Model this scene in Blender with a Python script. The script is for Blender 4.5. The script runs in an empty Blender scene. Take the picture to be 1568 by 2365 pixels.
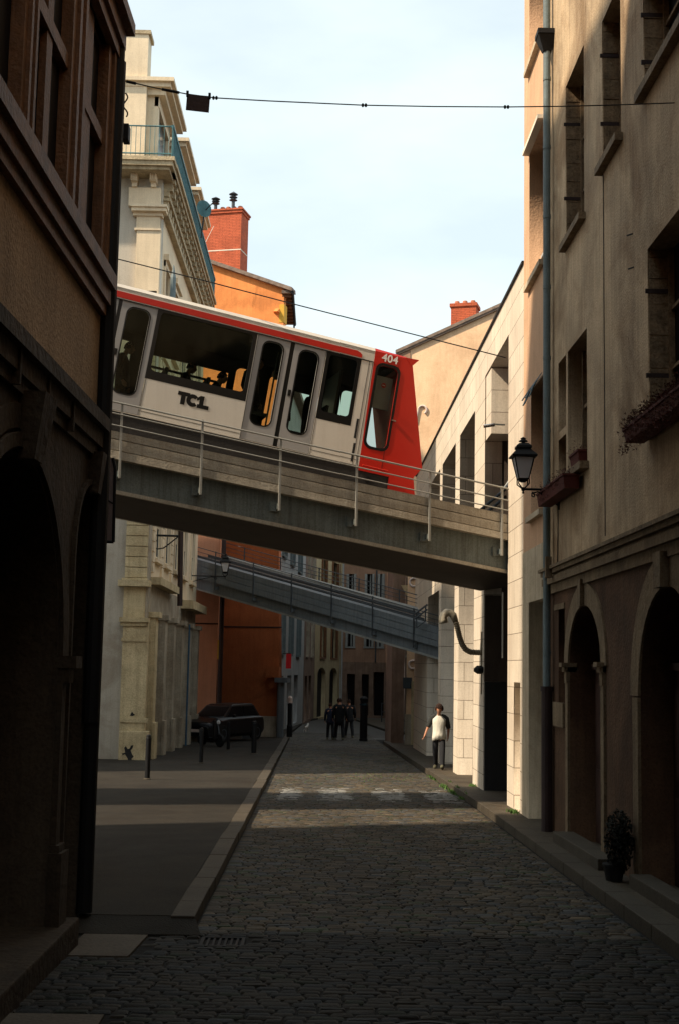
import bpy, bmesh, math, random
from mathutils import Vector, Matrix
random.seed(7)
R = math.radians
S = bpy.context.scene
COL = S.collection

# ---------------------------------------------------------------- camera
FPX, CU, CV = 3000.0, 784.0, 1182.5          # focal length and centre, in units of a 1568 px wide picture
CAM = Vector((0, 0, 2.15))
ROLL = 0.019
def cam_axes(yaw, pitch):
    F = Vector((math.sin(yaw) * math.cos(pitch), math.cos(yaw) * math.cos(pitch), math.sin(pitch)))
    R0 = Vector((math.cos(yaw), -math.sin(yaw), 0))
    U0 = R0.cross(F)
    Rr = R0 * math.cos(ROLL) + U0 * math.sin(ROLL)
    Ur = U0 * math.cos(ROLL) - R0 * math.sin(ROLL)
    return F, Rr, Ur
yaw, pitch = 0.015, 0.118
for _ in range(30):                            # street vanishing point at (740, 1540)
    F, RX, UY = cam_axes(yaw, pitch)
    d = Vector((0, 1, 0))
    u = CU + FPX * d.dot(RX) / d.dot(F); v = CV - FPX * d.dot(UY) / d.dot(F)
    yaw += (u - 740) / FPX; pitch += (1540 - v) / FPX
F, RX, UY = cam_axes(yaw, pitch)
def ray(u, v):
    return F + RX * ((u - CU) / FPX) + UY * ((CV - v) / FPX)
GS = 0.0183
def gz(y): return -GS * y
def atY(u, v, Y):
    d = ray(u, v); return CAM + d * (Y / d.y)
def atX(u, v, X):
    d = ray(u, v); return CAM + d * (X / d.x)
def atG(u, v, h=0.0):
    d = ray(u, v); t = (h - CAM.z) / (d.z + GS * d.y); return CAM + d * t

cd = bpy.data.cameras.new("camera"); cam = bpy.data.objects.new("camera", cd); COL.objects.link(cam)
cd.sensor_fit = 'VERTICAL'; cd.sensor_height = 36.0; cd.lens = FPX / 2365.0 * 36.0
cd.clip_start = 0.05; cd.clip_end = 3000
m = Matrix((RX, UY, -F)).transposed().to_4x4(); m.translation = CAM
cam.matrix_world = m
S.camera = cam

# ---------------------------------------------------------------- light
SUN_EL = R(44)
SUN_DY = 0.42                                   # light travels (+1, SUN_DY) over the ground
w = bpy.data.worlds.new("World"); S.world = w; w.use_nodes = True
nt = w.node_tree; N = nt.nodes; L = nt.links
bg = N['Background']; bg.inputs['Strength'].default_value = 0.15
sky = N.new('ShaderNodeTexSky'); sky.sky_type = 'NISHITA'; sky.sun_disc = False
sky.sun_elevation = SUN_EL
sd = Vector((-1, -SUN_DY, 0)).normalized()      # towards the sun
sky.sun_rotation = math.atan2(sd.x, sd.y)
sky.air_density = 1.0; sky.dust_density = 1.6; sky.ozone_density = 1.0
tc = N.new('ShaderNodeTexCoord'); mp = N.new('ShaderNodeMapping')
mp.inputs['Scale'].default_value = (1.6, 1.6, 4.5); mp.inputs['Rotation'].default_value = (0, R(28), 0)
nz = N.new('ShaderNodeTexNoise'); nz.inputs['Scale'].default_value = 2.2; nz.inputs['Detail'].default_value = 5
nz.inputs['Roughness'].default_value = 0.5
rp = N.new('ShaderNodeValToRGB'); rp.color_ramp.elements[0].position = 0.36; rp.color_ramp.elements[1].position = 0.72
rp.color_ramp.elements[0].color = (0.62, 0.62, 0.62, 1); rp.color_ramp.elements[1].color = (0.92, 0.92, 0.92, 1)
mx = N.new('ShaderNodeMix'); mx.data_type = 'RGBA'
mx.inputs['B'].default_value = (5.15, 5.75, 5.6, 1)   # thin bright cloud, in the sky's own units
L.new(tc.outputs['Generated'], mp.inputs['Vector']); L.new(mp.outputs['Vector'], nz.inputs['Vector'])
L.new(nz.outputs['Fac'], rp.inputs['Fac']); L.new(rp.outputs['Color'], mx.inputs['Factor'])
L.new(sky.outputs['Color'], mx.inputs['A']); L.new(mx.outputs['Result'], bg.inputs['Color'])
sl = bpy.data.lights.new("sun", 'SUN'); sun = bpy.data.objects.new("sun", sl); COL.objects.link(sun)
sl.energy = 4.9; sl.angle = R(1.5); sl.color = (1.0, 0.83, 0.62)
ts = Vector((sd.x * math.cos(SUN_EL), sd.y * math.cos(SUN_EL), math.sin(SUN_EL)))
sun.rotation_euler = (ts).to_track_quat('Z', 'Y').to_euler()
S.view_settings.view_transform = 'Standard'; S.view_settings.look = 'None'
S.view_settings.exposure = 0.5; S.view_settings.gamma = 1.0
S.render.engine = 'CYCLES'

# ---------------------------------------------------------------- materials
def mat(name, c, rough=0.85, var=0.18, scale=1.5, bump=0.15, bscale=25, streak=0.0, sscale=5.0, brick=None,
        metal=0.0, spec=0.3, c2=None, grain=0.12, blotch=0.0, warm=0.0):
    c = (c[0] * (1 + .10 * warm), c[1] * (1 - .02 * warm), c[2] * (1 - .20 * warm))
    mt = bpy.data.materials.new(name); mt.use_nodes = True
    T = mt.node_tree; n = T.nodes; l = T.links
    b = n['Principled BSDF']; b.inputs['Roughness'].default_value = rough; b.inputs['Metallic'].default_value = metal
    b.inputs['Specular IOR Level'].default_value = spec
    co = n.new('ShaderNodeTexCoord')
    n1 = n.new('ShaderNodeTexNoise'); n1.inputs['Scale'].default_value = scale; n1.inputs['Detail'].default_value = 6
    n1.inputs['Roughness'].default_value = 0.62
    l.new(co.outputs['Object'], n1.inputs['Vector'])
    m1 = n.new('ShaderNodeMix'); m1.data_type = 'RGBA'
    rr = n.new('ShaderNodeMapRange'); rr.inputs['From Min'].default_value = 0.3; rr.inputs['From Max'].default_value = 0.7
    l.new(n1.outputs['Fac'], rr.inputs['Value']); l.new(rr.outputs['Result'], m1.inputs['Factor'])
    lo = tuple(x * (1 - var) for x in c); hi = c2 if c2 else tuple(min(1, x * (1 + var)) for x in c)
    m1.inputs['A'].default_value = (*lo, 1); m1.inputs['B'].default_value = (*hi, 1)
    out = m1.outputs['Result']
    def mul(out, fac_socket, dark):
        k = n.new('ShaderNodeMix'); k.data_type = 'RGBA'; k.blend_type = 'MULTIPLY'
        k.inputs['B'].default_value = (*dark, 1)
        l.new(fac_socket, k.inputs['Factor']); l.new(out, k.inputs['A']); return k.outputs['Result']
    if grain:
        g = n.new('ShaderNodeTexNoise'); g.inputs['Scale'].default_value = 38; g.inputs['Detail'].default_value = 3
        l.new(co.outputs['Object'], g.inputs['Vector'])
        gr = n.new('ShaderNodeMapRange'); gr.inputs['From Min'].default_value = 0.45; gr.inputs['From Max'].default_value = 0.75
        gr.inputs['To Max'].default_value = grain * 3
        l.new(g.outputs['Fac'], gr.inputs['Value']); out = mul(out, gr.outputs['Result'], (0.55, 0.52, 0.5))
    if streak:
        mpn = n.new('ShaderNodeMapping'); mpn.inputs['Scale'].default_value = (sscale, sscale, 0.28)
        l.new(co.outputs['Object'], mpn.inputs['Vector'])
        s = n.new('ShaderNodeTexNoise'); s.inputs['Scale'].default_value = 1.6; s.inputs['Detail'].default_value = 5
        s.inputs['Roughness'].default_value = 0.7
        l.new(mpn.outputs['Vector'], s.inputs['Vector'])
        sr = n.new('ShaderNodeMapRange'); sr.inputs['From Min'].default_value = 0.44; sr.inputs['From Max'].default_value = 0.68
        sr.inputs['To Max'].default_value = streak
        l.new(s.outputs['Fac'], sr.inputs['Value']); out = mul(out, sr.outputs['Result'], (0.42, 0.38, 0.34))
    if blotch:
        q = n.new('ShaderNodeTexNoise'); q.inputs['Scale'].default_value = .55; q.inputs['Detail'].default_value = 8; q.inputs['Roughness'].default_value = .7
        q.inputs['Distortion'].default_value = .6; l.new(co.outputs['Object'], q.inputs['Vector'])
        qr = n.new('ShaderNodeMapRange'); qr.inputs['From Min'].default_value = .46; qr.inputs['From Max'].default_value = .62; qr.inputs['To Max'].default_value = blotch
        l.new(q.outputs['Fac'], qr.inputs['Value']); out = mul(out, qr.outputs['Result'], (.50, .42, .34))
    bn = n.new('ShaderNodeTexNoise'); bn.inputs['Scale'].default_value = bscale; bn.inputs['Detail'].default_value = 5
    l.new(co.outputs['Object'], bn.inputs['Vector'])
    bm = n.new('ShaderNodeBump'); bm.inputs['Strength'].default_value = min(1, bump * 2); bm.inputs['Distance'].default_value = 0.02
    l.new(bn.outputs['Fac'], bm.inputs['Height'])
    if brick:
        bw, bh, ms, mc, off = brick
        sp = n.new('ShaderNodeSeparateXYZ'); l.new(co.outputs['Object'], sp.inputs['Vector'])
        ad = n.new('ShaderNodeMath'); ad.operation = 'ADD'; l.new(sp.outputs['X'], ad.inputs[0]); l.new(sp.outputs['Y'], ad.inputs[1])
        cb = n.new('ShaderNodeCombineXYZ'); l.new(ad.outputs['Value'], cb.inputs['X']); l.new(sp.outputs['Z'], cb.inputs['Y'])
        br = n.new('ShaderNodeTexBrick'); br.inputs['Scale'].default_value = 1.0
        br.inputs['Brick Width'].default_value = bw; br.inputs['Row Height'].default_value = bh
        br.inputs['Mortar Size'].default_value = ms; br.inputs['Mortar Smooth'].default_value = 0.1
        br.inputs['Color1'].default_value = (0.0, 0.0, 0.0, 1); br.inputs['Color2'].default_value = (1, 1, 1, 1)
        br.inputs['Mortar'].default_value = (0.5, 0.5, 0.5, 1); br.offset = off
        l.new(cb.outputs['Vector'], br.inputs['Vector'])
        tf = n.new('ShaderNodeMath'); tf.operation = 'MULTIPLY'; tf.inputs[1].default_value = 0.25
        l.new(br.outputs['Color'], tf.inputs[0]); out = mul(out, tf.outputs['Value'], (0.55, 0.5, 0.5))
        out = mul(out, br.outputs['Fac'], mc)
        b2 = n.new('ShaderNodeBump'); b2.inputs['Strength'].default_value = 0.6; b2.inputs['Distance'].default_value = 0.02; b2.invert = True
        l.new(br.outputs['Fac'], b2.inputs['Height']); l.new(bm.outputs['Normal'], b2.inputs['Normal'])
        l.new(b2.outputs['Normal'], b.inputs['Normal'])
    else:
        l.new(bm.outputs['Normal'], b.inputs['Normal'])
    l.new(out, b.inputs['Base Color'])
    return mt
def glass_tint(name, tint, gl=0.12):
    mt = bpy.data.materials.new(name); mt.use_nodes = True
    T = mt.node_tree; n = T.nodes; l = T.links; n.remove(n['Principled BSDF'])
    t = n.new('ShaderNodeBsdfTransparent'); t.inputs['Color'].default_value = (*tint, 1)
    g = n.new('ShaderNodeBsdfGlossy'); g.inputs['Roughness'].default_value = 0.03; g.inputs['Color'].default_value = (0.9, 0.95, 1, 1)
    f = n.new('ShaderNodeLayerWeight'); f.inputs['Blend'].default_value = 0.25
    a = n.new('ShaderNodeMath'); a.operation = 'MULTIPLY_ADD'; a.inputs[1].default_value = 0.10; a.inputs[2].default_value = gl * 0.07
    l.new(f.outputs['Fresnel'], a.inputs[0])
    mx = n.new('ShaderNodeMixShader'); l.new(a.outputs['Value'], mx.inputs['Fac']); l.new(t.outputs[0], mx.inputs[1]); l.new(g.outputs[0], mx.inputs[2])
    l.new(mx.outputs[0], n['Material Output'].inputs['Surface']); return mt

M = {}
def dm(k, *a, **kw): M[k] = mat(k, *a, **kw)
dm('asphalt', (0.022, 0.0205, 0.018), blotch=0.8, warm=1, rough=0.9, bump=0.4, bscale=60, var=0.25, grain=0.25)
dm('mortar', (0.010, 0.009, 0.008), rough=0.95)
dm('granite', (0.058, 0.054, 0.047), blotch=0.5, warm=1, rough=0.7, bump=0.25, bscale=45, grain=0.3, var=0.2)
dm('slabs', (0.065, 0.058, 0.048), blotch=0.6, warm=1, rough=0.75, bump=0.25, grain=0.3, var=0.3)
dm('slab_warm', (0.10, 0.08, 0.06), rough=0.8, bump=0.2, grain=0.3, var=0.2)
dm('far_road', (0.06, 0.06, 0.06), warm=0.6, rough=0.7, bump=0.9, bscale=8, var=0.3)
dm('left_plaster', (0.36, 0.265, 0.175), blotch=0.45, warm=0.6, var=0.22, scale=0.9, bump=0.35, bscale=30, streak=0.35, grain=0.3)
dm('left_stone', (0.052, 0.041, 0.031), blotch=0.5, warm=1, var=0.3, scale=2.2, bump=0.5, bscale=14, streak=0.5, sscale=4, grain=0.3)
dm('brown_timber', (0.17, 0.075, 0.03), var=0.35, scale=5, bump=0.3, bscale=30, streak=0.4, sscale=14, rough=0.6)
dm('dark_pane', (0.010, 0.008, 0.008), rough=0.6, var=0.3, grain=0, bump=0.02, spec=0.06)
dm('pane_blue', (0.02, 0.045, 0.06), rough=0.15, var=0.3, grain=0, bump=0.02, spec=0.5)
dm('black_iron', (0.009, 0.009, 0.010), rough=0.6, var=0.2, grain=0, bump=0.1, spec=0.2)
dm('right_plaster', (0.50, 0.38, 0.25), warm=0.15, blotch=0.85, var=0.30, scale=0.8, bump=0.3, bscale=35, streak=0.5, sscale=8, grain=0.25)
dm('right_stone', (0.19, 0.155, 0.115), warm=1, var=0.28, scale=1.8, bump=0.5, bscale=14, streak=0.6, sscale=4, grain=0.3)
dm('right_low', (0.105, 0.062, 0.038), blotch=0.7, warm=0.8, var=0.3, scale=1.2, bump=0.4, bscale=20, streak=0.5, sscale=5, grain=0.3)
dm('jamb', (0.21, 0.165, 0.12), warm=1, var=0.4, scale=6, bump=0.6, bscale=16, streak=0.5, sscale=9, grain=0.3)
dm('door_wood', (0.05, 0.022, 0.015), var=0.3, scale=4, streak=0.4, sscale=20, rough=0.6)
dm('pipe_zinc', (0.13, 0.17, 0.18), rough=0.55, var=0.2, scale=4, streak=0.3, sscale=12, bump=0.1)
dm('pipe_rust', (0.035, 0.02, 0.018), rough=0.7, var=0.3)
dm('pink_plaster', (0.60, 0.375, 0.23), var=0.13, scale=1.2, streak=0.3, bump=0.2, grain=0.15)
dm('pink_base', (0.55, 0.46, 0.33), blotch=0.4, var=0.15, scale=1.5, streak=0.5, bump=0.3)
dm('white_stone', (0.66, 0.58, 0.47), var=0.08, scale=1.2, bump=0.12, grain=0.12, streak=0.3, blotch=0.15, brick=(1.15, 0.48, 0.007, (0.35, 0.32, 0.3), 0.5))
dm('white_cap', (0.70, 0.63, 0.52), var=0.07, scale=1.2, bump=0.1, grain=0.08)
dm('soffit_shade', (0.045, 0.034, 0.026), var=0.2, scale=1.5, streak=0.3)  # shade of the bridge underside put into a near-black colour
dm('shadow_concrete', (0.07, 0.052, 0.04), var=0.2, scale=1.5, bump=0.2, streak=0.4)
dm('bridge_curb', (0.43, 0.385, 0.31), blotch=0.35, var=0.12, scale=1.5, bump=0.2, streak=0.35, sscale=6, grain=0.2)
dm('bridge_girder', (0.165, 0.195, 0.195), blotch=0.5, warm=0.3, var=0.15, scale=1.2, bump=0.25, streak=0.65, sscale=9, grain=0.2)
dm('bridge_blue', (0.145, 0.17, 0.19), var=0.12, scale=1.2, bump=0.2, streak=0.4, sscale=7, grain=0.2)
dm('bridge_blue_top', (0.26, 0.27, 0.26), var=0.12, scale=1.2, bump=0.2, streak=0.3)
dm('galvanised', (0.30, 0.295, 0.27), rough=0.55, var=0.12, metal=0.2, bump=0.05)
dm('rail_dark', (0.05, 0.06, 0.07), rough=0.6, var=0.2)
dm('train_white', (0.63, 0.585, 0.52), rough=0.35, var=0.06, streak=0.12, scale=0.8, bump=0.01, grain=0.03, spec=0.4)
dm('train_grey', (0.31, 0.30, 0.295), rough=0.4, var=0.04, bump=0.01, grain=0.03, spec=0.4)
dm('train_red', (0.46, 0.014, 0.006), rough=0.35, var=0.06, bump=0.01, grain=0.02, spec=0.4)
dm('train_stripe', (0.50, 0.022, 0.012), rough=0.4, var=0.05, bump=0.01, grain=0.02)
dm('train_skirt', (0.020, 0.018, 0.017), rough=0.7, var=0.2, streak=0.3)
dm('train_black', (0.008, 0.008, 0.008), rough=0.3, var=0.1, grain=0, bump=0.01)
dm('train_inside', (0.03, 0.03, 0.026), rough=0.6, var=0.1)
dm('seat_cloth', (0.03, 0.03, 0.035), rough=0.9)
dm('letter_white', (0.75, 0.72, 0.7), rough=0.5, var=0.03, grain=0)
dm('hotel_cream', (0.73, 0.60, 0.43), var=0.10, scale=1.3, streak=0.22, bump=0.15, grain=0.1)
dm('hotel_grey', (0.50, 0.455, 0.385), blotch=0.5, var=0.12, scale=0.5, streak=0.2, bump=0.15, grain=0.15)
dm('hotel_stone', (0.60, 0.49, 0.30), blotch=0.45, var=0.18, scale=2.0, streak=0.35, bump=0.4, bscale=18, grain=0.25)
dm('hotel_side', (0.42, 0.37, 0.29), blotch=0.5, var=0.2, scale=2.0, streak=0.5, bump=0.3, grain=0.2)
dm('cornice_brown', (0.46, 0.37, 0.24), var=0.3, scale=2.5, streak=0.4, bump=0.4, grain=0.25)
dm('verdigris', (0.07, 0.17, 0.19), var=0.3, scale=5, streak=0.3, rough=0.7)
dm('zinc_roof', (0.14, 0.16, 0.18), rough=0.5, var=0.15, streak=0.2)
dm('shutter_grey', (0.33, 0.34, 0.33), var=0.15, streak=0.3)
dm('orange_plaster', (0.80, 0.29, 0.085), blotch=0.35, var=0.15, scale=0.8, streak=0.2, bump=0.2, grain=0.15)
dm('orange_shaded', (0.38, 0.115, 0.038), blotch=0.35, var=0.16, scale=0.6, streak=0.25, bump=0.2, grain=0.2)  # same orange wall, darkened in colour for the shade lower down
dm('salmon', (0.62, 0.30, 0.18), var=0.12, scale=0.8, streak=0.2, bump=0.2)
dm('red_brick', (0.52, 0.115, 0.05), var=0.2, scale=2, bump=0.3, brick=(0.24, 0.075, 0.008, (0.65, 0.7, 0.75), 0.5), grain=0.2)
dm('terracotta', (0.42, 0.17, 0.10), var=0.2)
dm('tile_roof', (0.20, 0.15, 0.12), var=0.35, scale=4, bump=0.6, bscale=10)
dm('beige_plaster', (0.80, 0.54, 0.34), blotch=0.35, var=0.12, scale=0.7, streak=0.15, bump=0.2, grain=0.12)
dm('white_facade', (0.42, 0.43, 0.43), var=0.12, streak=0.4)
dm('brown_facade', (0.26, 0.175, 0.13), blotch=0.5, var=0.2, streak=0.5)
dm('cream_facade', (0.46, 0.37, 0.22), var=0.15, streak=0.4)
dm('pinkbrown_facade', (0.36, 0.215, 0.145), var=0.15, streak=0.3)
dm('yellow_paint', (0.62, 0.36, 0.05), var=0.1)
dm('red_sign', (0.55, 0.01, 0.015), var=0.05, rough=0.5)
dm('blue_paint', (0.04, 0.10, 0.17), var=0.2, streak=0.3)
dm('skin', (0.42, 0.20, 0.12), rough=0.55, var=0.08, grain=0, bump=0.02)
dm('hair', (0.035, 0.016, 0.010), rough=0.8, var=0.3)
dm('shirt', (0.62, 0.60, 0.52), rough=0.9, var=0.08, scale=6, grain=0.05)
dm('sleeve', (0.03, 0.032, 0.03), rough=0.9)
dm('trousers', (0.018, 0.019, 0.022), rough=0.9)
dm('shoe', (0.10, 0.095, 0.06), rough=0.8)
dm('coat', (0.010, 0.011, 0.013), rough=0.9)
dm('denim', (0.015, 0.022, 0.045), rough=0.9)
dm('car_paint', (0.005, 0.005, 0.006), rough=0.35, var=0.1, grain=0, bump=0.0, spec=0.5)
dm('rubber', (0.01, 0.01, 0.01), rough=0.8)
dm('chrome', (0.6, 0.6, 0.6), rough=0.15, metal=1.0, grain=0, bump=0.0)
dm('lamp_red', (0.5, 0.02, 0.01), rough=0.3, grain=0)
dm('dog_white', (0.6, 0.58, 0.54), rough=0.9)
dm('pot_red', (0.085, 0.018, 0.013), rough=0.8, var=0.25)
dm('leaf_dark', (0.008, 0.010, 0.006), rough=0.8, var=0.4)
dm('leaf_red', (0.10, 0.035, 0.03), rough=0.8, var=0.5, scale=9)
dm('weed', (0.07, 0.14, 0.03), rough=0.8, var=0.35, scale=9)
dm('duct', (0.42, 0.38, 0.30), rough=0.5, var=0.15)
dm('duct_dark', (0.20, 0.165, 0.115), rough=0.6)
dm('sign_plate', (0.045, 0.022, 0.018), rough=0.6, var=0.2)
dm('sign_board', (0.20, 0.16, 0.16), rough=0.7, var=0.15)
dm('awning', (0.08, 0.12, 0.14), rough=0.9)
dm('anchor', (0.62, 0.50, 0.44), rough=0.7)
dm('paint_black', (0.02, 0.02, 0.02), rough=0.7)
def frosted(name, c):
    mt = bpy.data.materials.new(name); mt.use_nodes = True; n = mt.node_tree.nodes; l = mt.node_tree.links; n.remove(n['Principled BSDF'])
    d = n.new('ShaderNodeBsdfDiffuse'); t = n.new('ShaderNodeBsdfTranslucent'); mx = n.new('ShaderNodeMixShader'); mx.inputs['Fac'].default_value = .6
    d.inputs['Color'].default_value = (*c, 1); t.inputs['Color'].default_value = (*c, 1)
    l.new(d.outputs[0], mx.inputs[1]); l.new(t.outputs[0], mx.inputs[2]); l.new(mx.outputs[0], n['Material Output'].inputs['Surface']); return mt
M['bulb_glass'] = frosted('bulb_glass', (.85, .84, .85))
M['glass'] = glass_tint('glass_train', (0.62, 0.68, 0.60))
M['glass_clear'] = glass_tint('glass_cab', (0.72, 0.74, 0.70))

# ---------------------------------------------------------------- mesh helpers
LOC = {}
def tag(o, label=None, cat=None, group=None, kind=None):
    if label: o['label'] = label
    if cat: o['category'] = cat
    if group: o['group'] = group
    if kind: o['kind'] = kind
    return o
def thing(name, loc, label, cat, group=None):
    o = bpy.data.objects.new(name, None); COL.objects.link(o); o.location = loc
    o.empty_display_size = 0.3; LOC[o.name] = Vector(loc)
    return tag(o, label, cat, group)
def link(name, me, mt, parent=None, smooth=False):
    o = bpy.data.objects.new(name, me); COL.objects.link(o)
    off = LOC.get(parent.name, Vector()) if parent else Vector()
    if off.length: me.transform(Matrix.Translation(-off))
    if parent: o.parent = parent
    LOC[o.name] = off
    if mt is not None: me.materials.clear(); me.materials.append(M[mt])
    if smooth:
        for p in me.polygons: p.use_smooth = True
    return o
class MB:
    def __init__(s): s.v = []; s.f = []
    def add(s, vs, fs):
        k = len(s.v); s.v += [tuple(x) for x in vs]; s.f += [tuple(i + k for i in f) for f in fs]; return s
    def hexa(s, p):     # 4 bottom, 4 top
        return s.add(p, [(3, 2, 1, 0), (4, 5, 6, 7), (0, 1, 5, 4), (1, 2, 6, 5), (2, 3, 7, 6), (3, 0, 4, 7)])
    def box(s, x0, x1, y0, y1, z0, z1):
        return s.hexa([(x0, y0, z0), (x1, y0, z0), (x1, y1, z0), (x0, y1, z0), (x0, y0, z1), (x1, y0, z1), (x1, y1, z1), (x0, y1, z1)])
    def quad(s, a, b, c, d): return s.add([a, b, c, d], [(0, 1, 2, 3)])
    def tube(s, pts, r, n=8, cap=True):
        pts = [Vector(p) for p in pts]; rs = r if isinstance(r, (list, tuple)) else [r] * len(pts)
        k0 = len(s.v); prev = None
        for i, p in enumerate(pts):
            t = (pts[min(i + 1, len(pts) - 1)] - pts[max(i - 1, 0)]).normalized()
            if prev is None:
                up = Vector((0, 0, 1)) if abs(t.z) < 0.9 else Vector((1, 0, 0)); x = t.cross(up).normalized()
            else: x = (prev - t * prev.dot(t)).normalized()
            prev = x; y = t.cross(x)
            for j in range(n):
                a = 2 * math.pi * j / n; s.v.append(tuple(p + (x * math.cos(a) + y * math.sin(a)) * rs[i]))
        for i in range(len(pts) - 1):
            for j in range(n):
                a = k0 + i * n + j; b = k0 + i * n + (j + 1) % n; s.f.append((a, b, b + n, a + n))
        if cap:
            s.f.append(tuple(k0 + j for j in reversed(range(n)))); s.f.append(tuple(k0 + (len(pts) - 1) * n + j for j in range(n)))
        return s
    def lathe(s, c, prof, n=16, rot=0.0):      # prof: (r, z) upward
        k0 = len(s.v)
        for r_, z in prof:
            for j in range(n):
                a = 2 * math.pi * j / n + rot; s.v.append((c[0] + r_ * math.cos(a), c[1] + r_ * math.sin(a), c[2] + z))
        for i in range(len(prof) - 1):
            for j in range(n):
                a = k0 + i * n + j; b = k0 + i * n + (j + 1) % n; s.f.append((a, b, b + n, a + n))
        s.f.append(tuple(k0 + j for j in reversed(range(n)))); s.f.append(tuple(k0 + (len(prof) - 1) * n + j for j in range(n)))
        return s
    def loft(s, rings):                          # rings of equal length
        k0 = len(s.v); n = len(rings[0])
        for r_ in rings: s.v += [tuple(p) for p in r_]
        for i in range(len(rings) - 1):
            for j in range(n):
                a = k0 + i * n + j; b = k0 + i * n + (j + 1) % n; s.f.append((a, b, b + n, a + n))
        s.f.append(tuple(k0 + j for j in reversed(range(n)))); s.f.append(tuple(k0 + (len(rings) - 1) * n + j for j in range(n)))
        return s
    def split(s, name, mt, parent=None, gap=0.012, **kw):
        """one object per cluster of touching pieces"""
        n = len(s.v); par = list(range(n))
        def find(i):
            while par[i] != i: par[i] = par[par[i]]; i = par[i]
            return i
        for f in s.f:
            for i in f[1:]: par[find(i)] = find(f[0])
        comp = {}
        for i in range(n): comp.setdefault(find(i), []).append(i)
        ks = list(comp); bbs = {k: [(min(s.v[i][d] for i in comp[k]) - gap, max(s.v[i][d] for i in comp[k]) + gap) for d in range(3)] for k in ks}
        gp = {k: k for k in ks}
        def fg(k):
            while gp[k] != k: k = gp[k]
            return k
        for i, k in enumerate(ks):
            for q in ks[i + 1:]:
                if all(bbs[k][d][0] <= bbs[q][d][1] and bbs[q][d][0] <= bbs[k][d][1] for d in range(3)): gp[fg(q)] = fg(k)
        groups = {}
        for k in ks: groups.setdefault(fg(k), []).extend(comp[k])
        out = []
        for g_ in groups.values():
            m_ = {i: j for j, i in enumerate(g_)}; b_ = MB(); b_.v = [s.v[i] for i in g_]
            b_.f = [tuple(m_[i] for i in f) for f in s.f if f[0] in m_]; out.append(b_.build(name, mt, parent, **kw))
        return out
    def build(s, name, mt, parent=None, smooth=False, bevel=0.0):
        me = bpy.data.meshes.new(name); me.from_pydata(s.v, [], s.f)
        if bevel:
            bm = bmesh.new(); bm.from_mesh(me)
            bmesh.ops.bevel(bm, geom=list(bm.edges), offset=bevel, segments=2, affect='EDGES', profile=0.6, clamp_overlap=True)
            bm.to_mesh(me); bm.free()
        bm = bmesh.new(); bm.from_mesh(me); bmesh.ops.recalc_face_normals(bm, faces=bm.faces); bm.to_mesh(me); bm.free()
        return link(name, me, mt, parent, smooth)

class Fr:
    """a plane standing in the scene: origin, A (along), B (up), N (outward)"""
    def __init__(s, O, A, N, B=(0, 0, 1)):
        s.O = Vector(O); s.A = Vector(A).normalized(); s.N = Vector(N).normalized(); s.B = Vector(B).normalized()
    def P(s, a, b, c=0.0): return s.O + s.A * a + s.B * b + s.N * c
    def px(s, u, v, c=0.0):
        d = ray(u, v); o = s.O + s.N * c; t = (o - CAM).dot(s.N) / d.dot(s.N); p = CAM + d * t - s.O
        return (p.dot(s.A), p.dot(s.B))
    def box(s, mb, a0, a1, b0, b1, c0, c1):
        P = s.P; mb.hexa([P(a0, b0, c0), P(a1, b0, c0), P(a1, b0, c1), P(a0, b0, c1), P(a0, b1, c0), P(a1, b1, c0), P(a1, b1, c1), P(a0, b1, c1)]); return mb
    def sbox(s, mb, a0, a1, lo, hi, c0, c1):    # sloped: lo, hi are functions of a
        P = s.P; mb.hexa([P(a0, lo(a0), c0), P(a1, lo(a1), c0), P(a1, lo(a1), c1), P(a0, lo(a0), c1),
                          P(a0, hi(a0), c0), P(a1, hi(a1), c0), P(a1, hi(a1), c1), P(a0, hi(a0), c1)]); return mb
    def panel(s, name, mt, parent, outline, holes, c0, c1, smooth=False):
        cu = bpy.data.curves.new('tmp', 'CURVE'); cu.dimensions = '2D'; cu.fill_mode = 'BOTH'; cu.extrude = abs(c1 - c0) / 2
        for poly in [outline] + list(holes):
            sp = cu.splines.new('POLY'); sp.points.add(len(poly) - 1); sp.use_cyclic_u = True
            for i, p in enumerate(poly): sp.points[i].co = (p[0], p[1], 0, 1)
        ob = bpy.data.objects.new('tmp', cu); COL.objects.link(ob)
        dg = bpy.context.evaluated_depsgraph_get(); me = bpy.data.meshes.new_from_object(ob.evaluated_get(dg))
        bpy.data.objects.remove(ob); bpy.data.curves.remove(cu)
        me.name = name; cm = (c0 + c1) / 2
        for vx in me.vertices:
            x, y, z = vx.co; vx.co = s.P(x, y, cm + z)
        if s.A.cross(s.B).dot(s.N) < 0: me.flip_normals()
        me.update()
        return link(name, me, mt, parent, smooth)
def rect(a0, a1, b0, b1): return [(a0, b0), (a1, b0), (a1, b1), (a0, b1)]
def arch(a0, a1, b0, spring, top, n=14):
    c = (a0 + a1) / 2; r = abs(a1 - a0) / 2; lo, hi = min(a0, a1), max(a0, a1)
    pts = [(lo, b0), (hi, b0)]
    for i in range(n + 1):
        t = math.pi * i / n; pts.append((c + r * math.cos(t), spring + (top - spring) * math.sin(t)))
    return pts
def rrect(a0, a1, b0, b1, r, n=5):
    pts = []
    for cx, cy, s0 in ((a1 - r, b0 + r, -90), (a1 - r, b1 - r, 0), (a0 + r, b1 - r, 90), (a0 + r, b0 + r, 180)):
        for i in range(n + 1):
            t = R(s0 + 90 * i / n); pts.append((cx + r * math.cos(t), cy + r * math.sin(t)))
    return pts
def copy_tree(o, parent=None):
    c = o.copy(); COL.objects.link(c); c.parent = parent
    for ch in [x for x in bpy.data.objects if x.parent == o]: copy_tree(ch, c)
    return c
def structure(o): o['kind'] = 'structure'; return o
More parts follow.
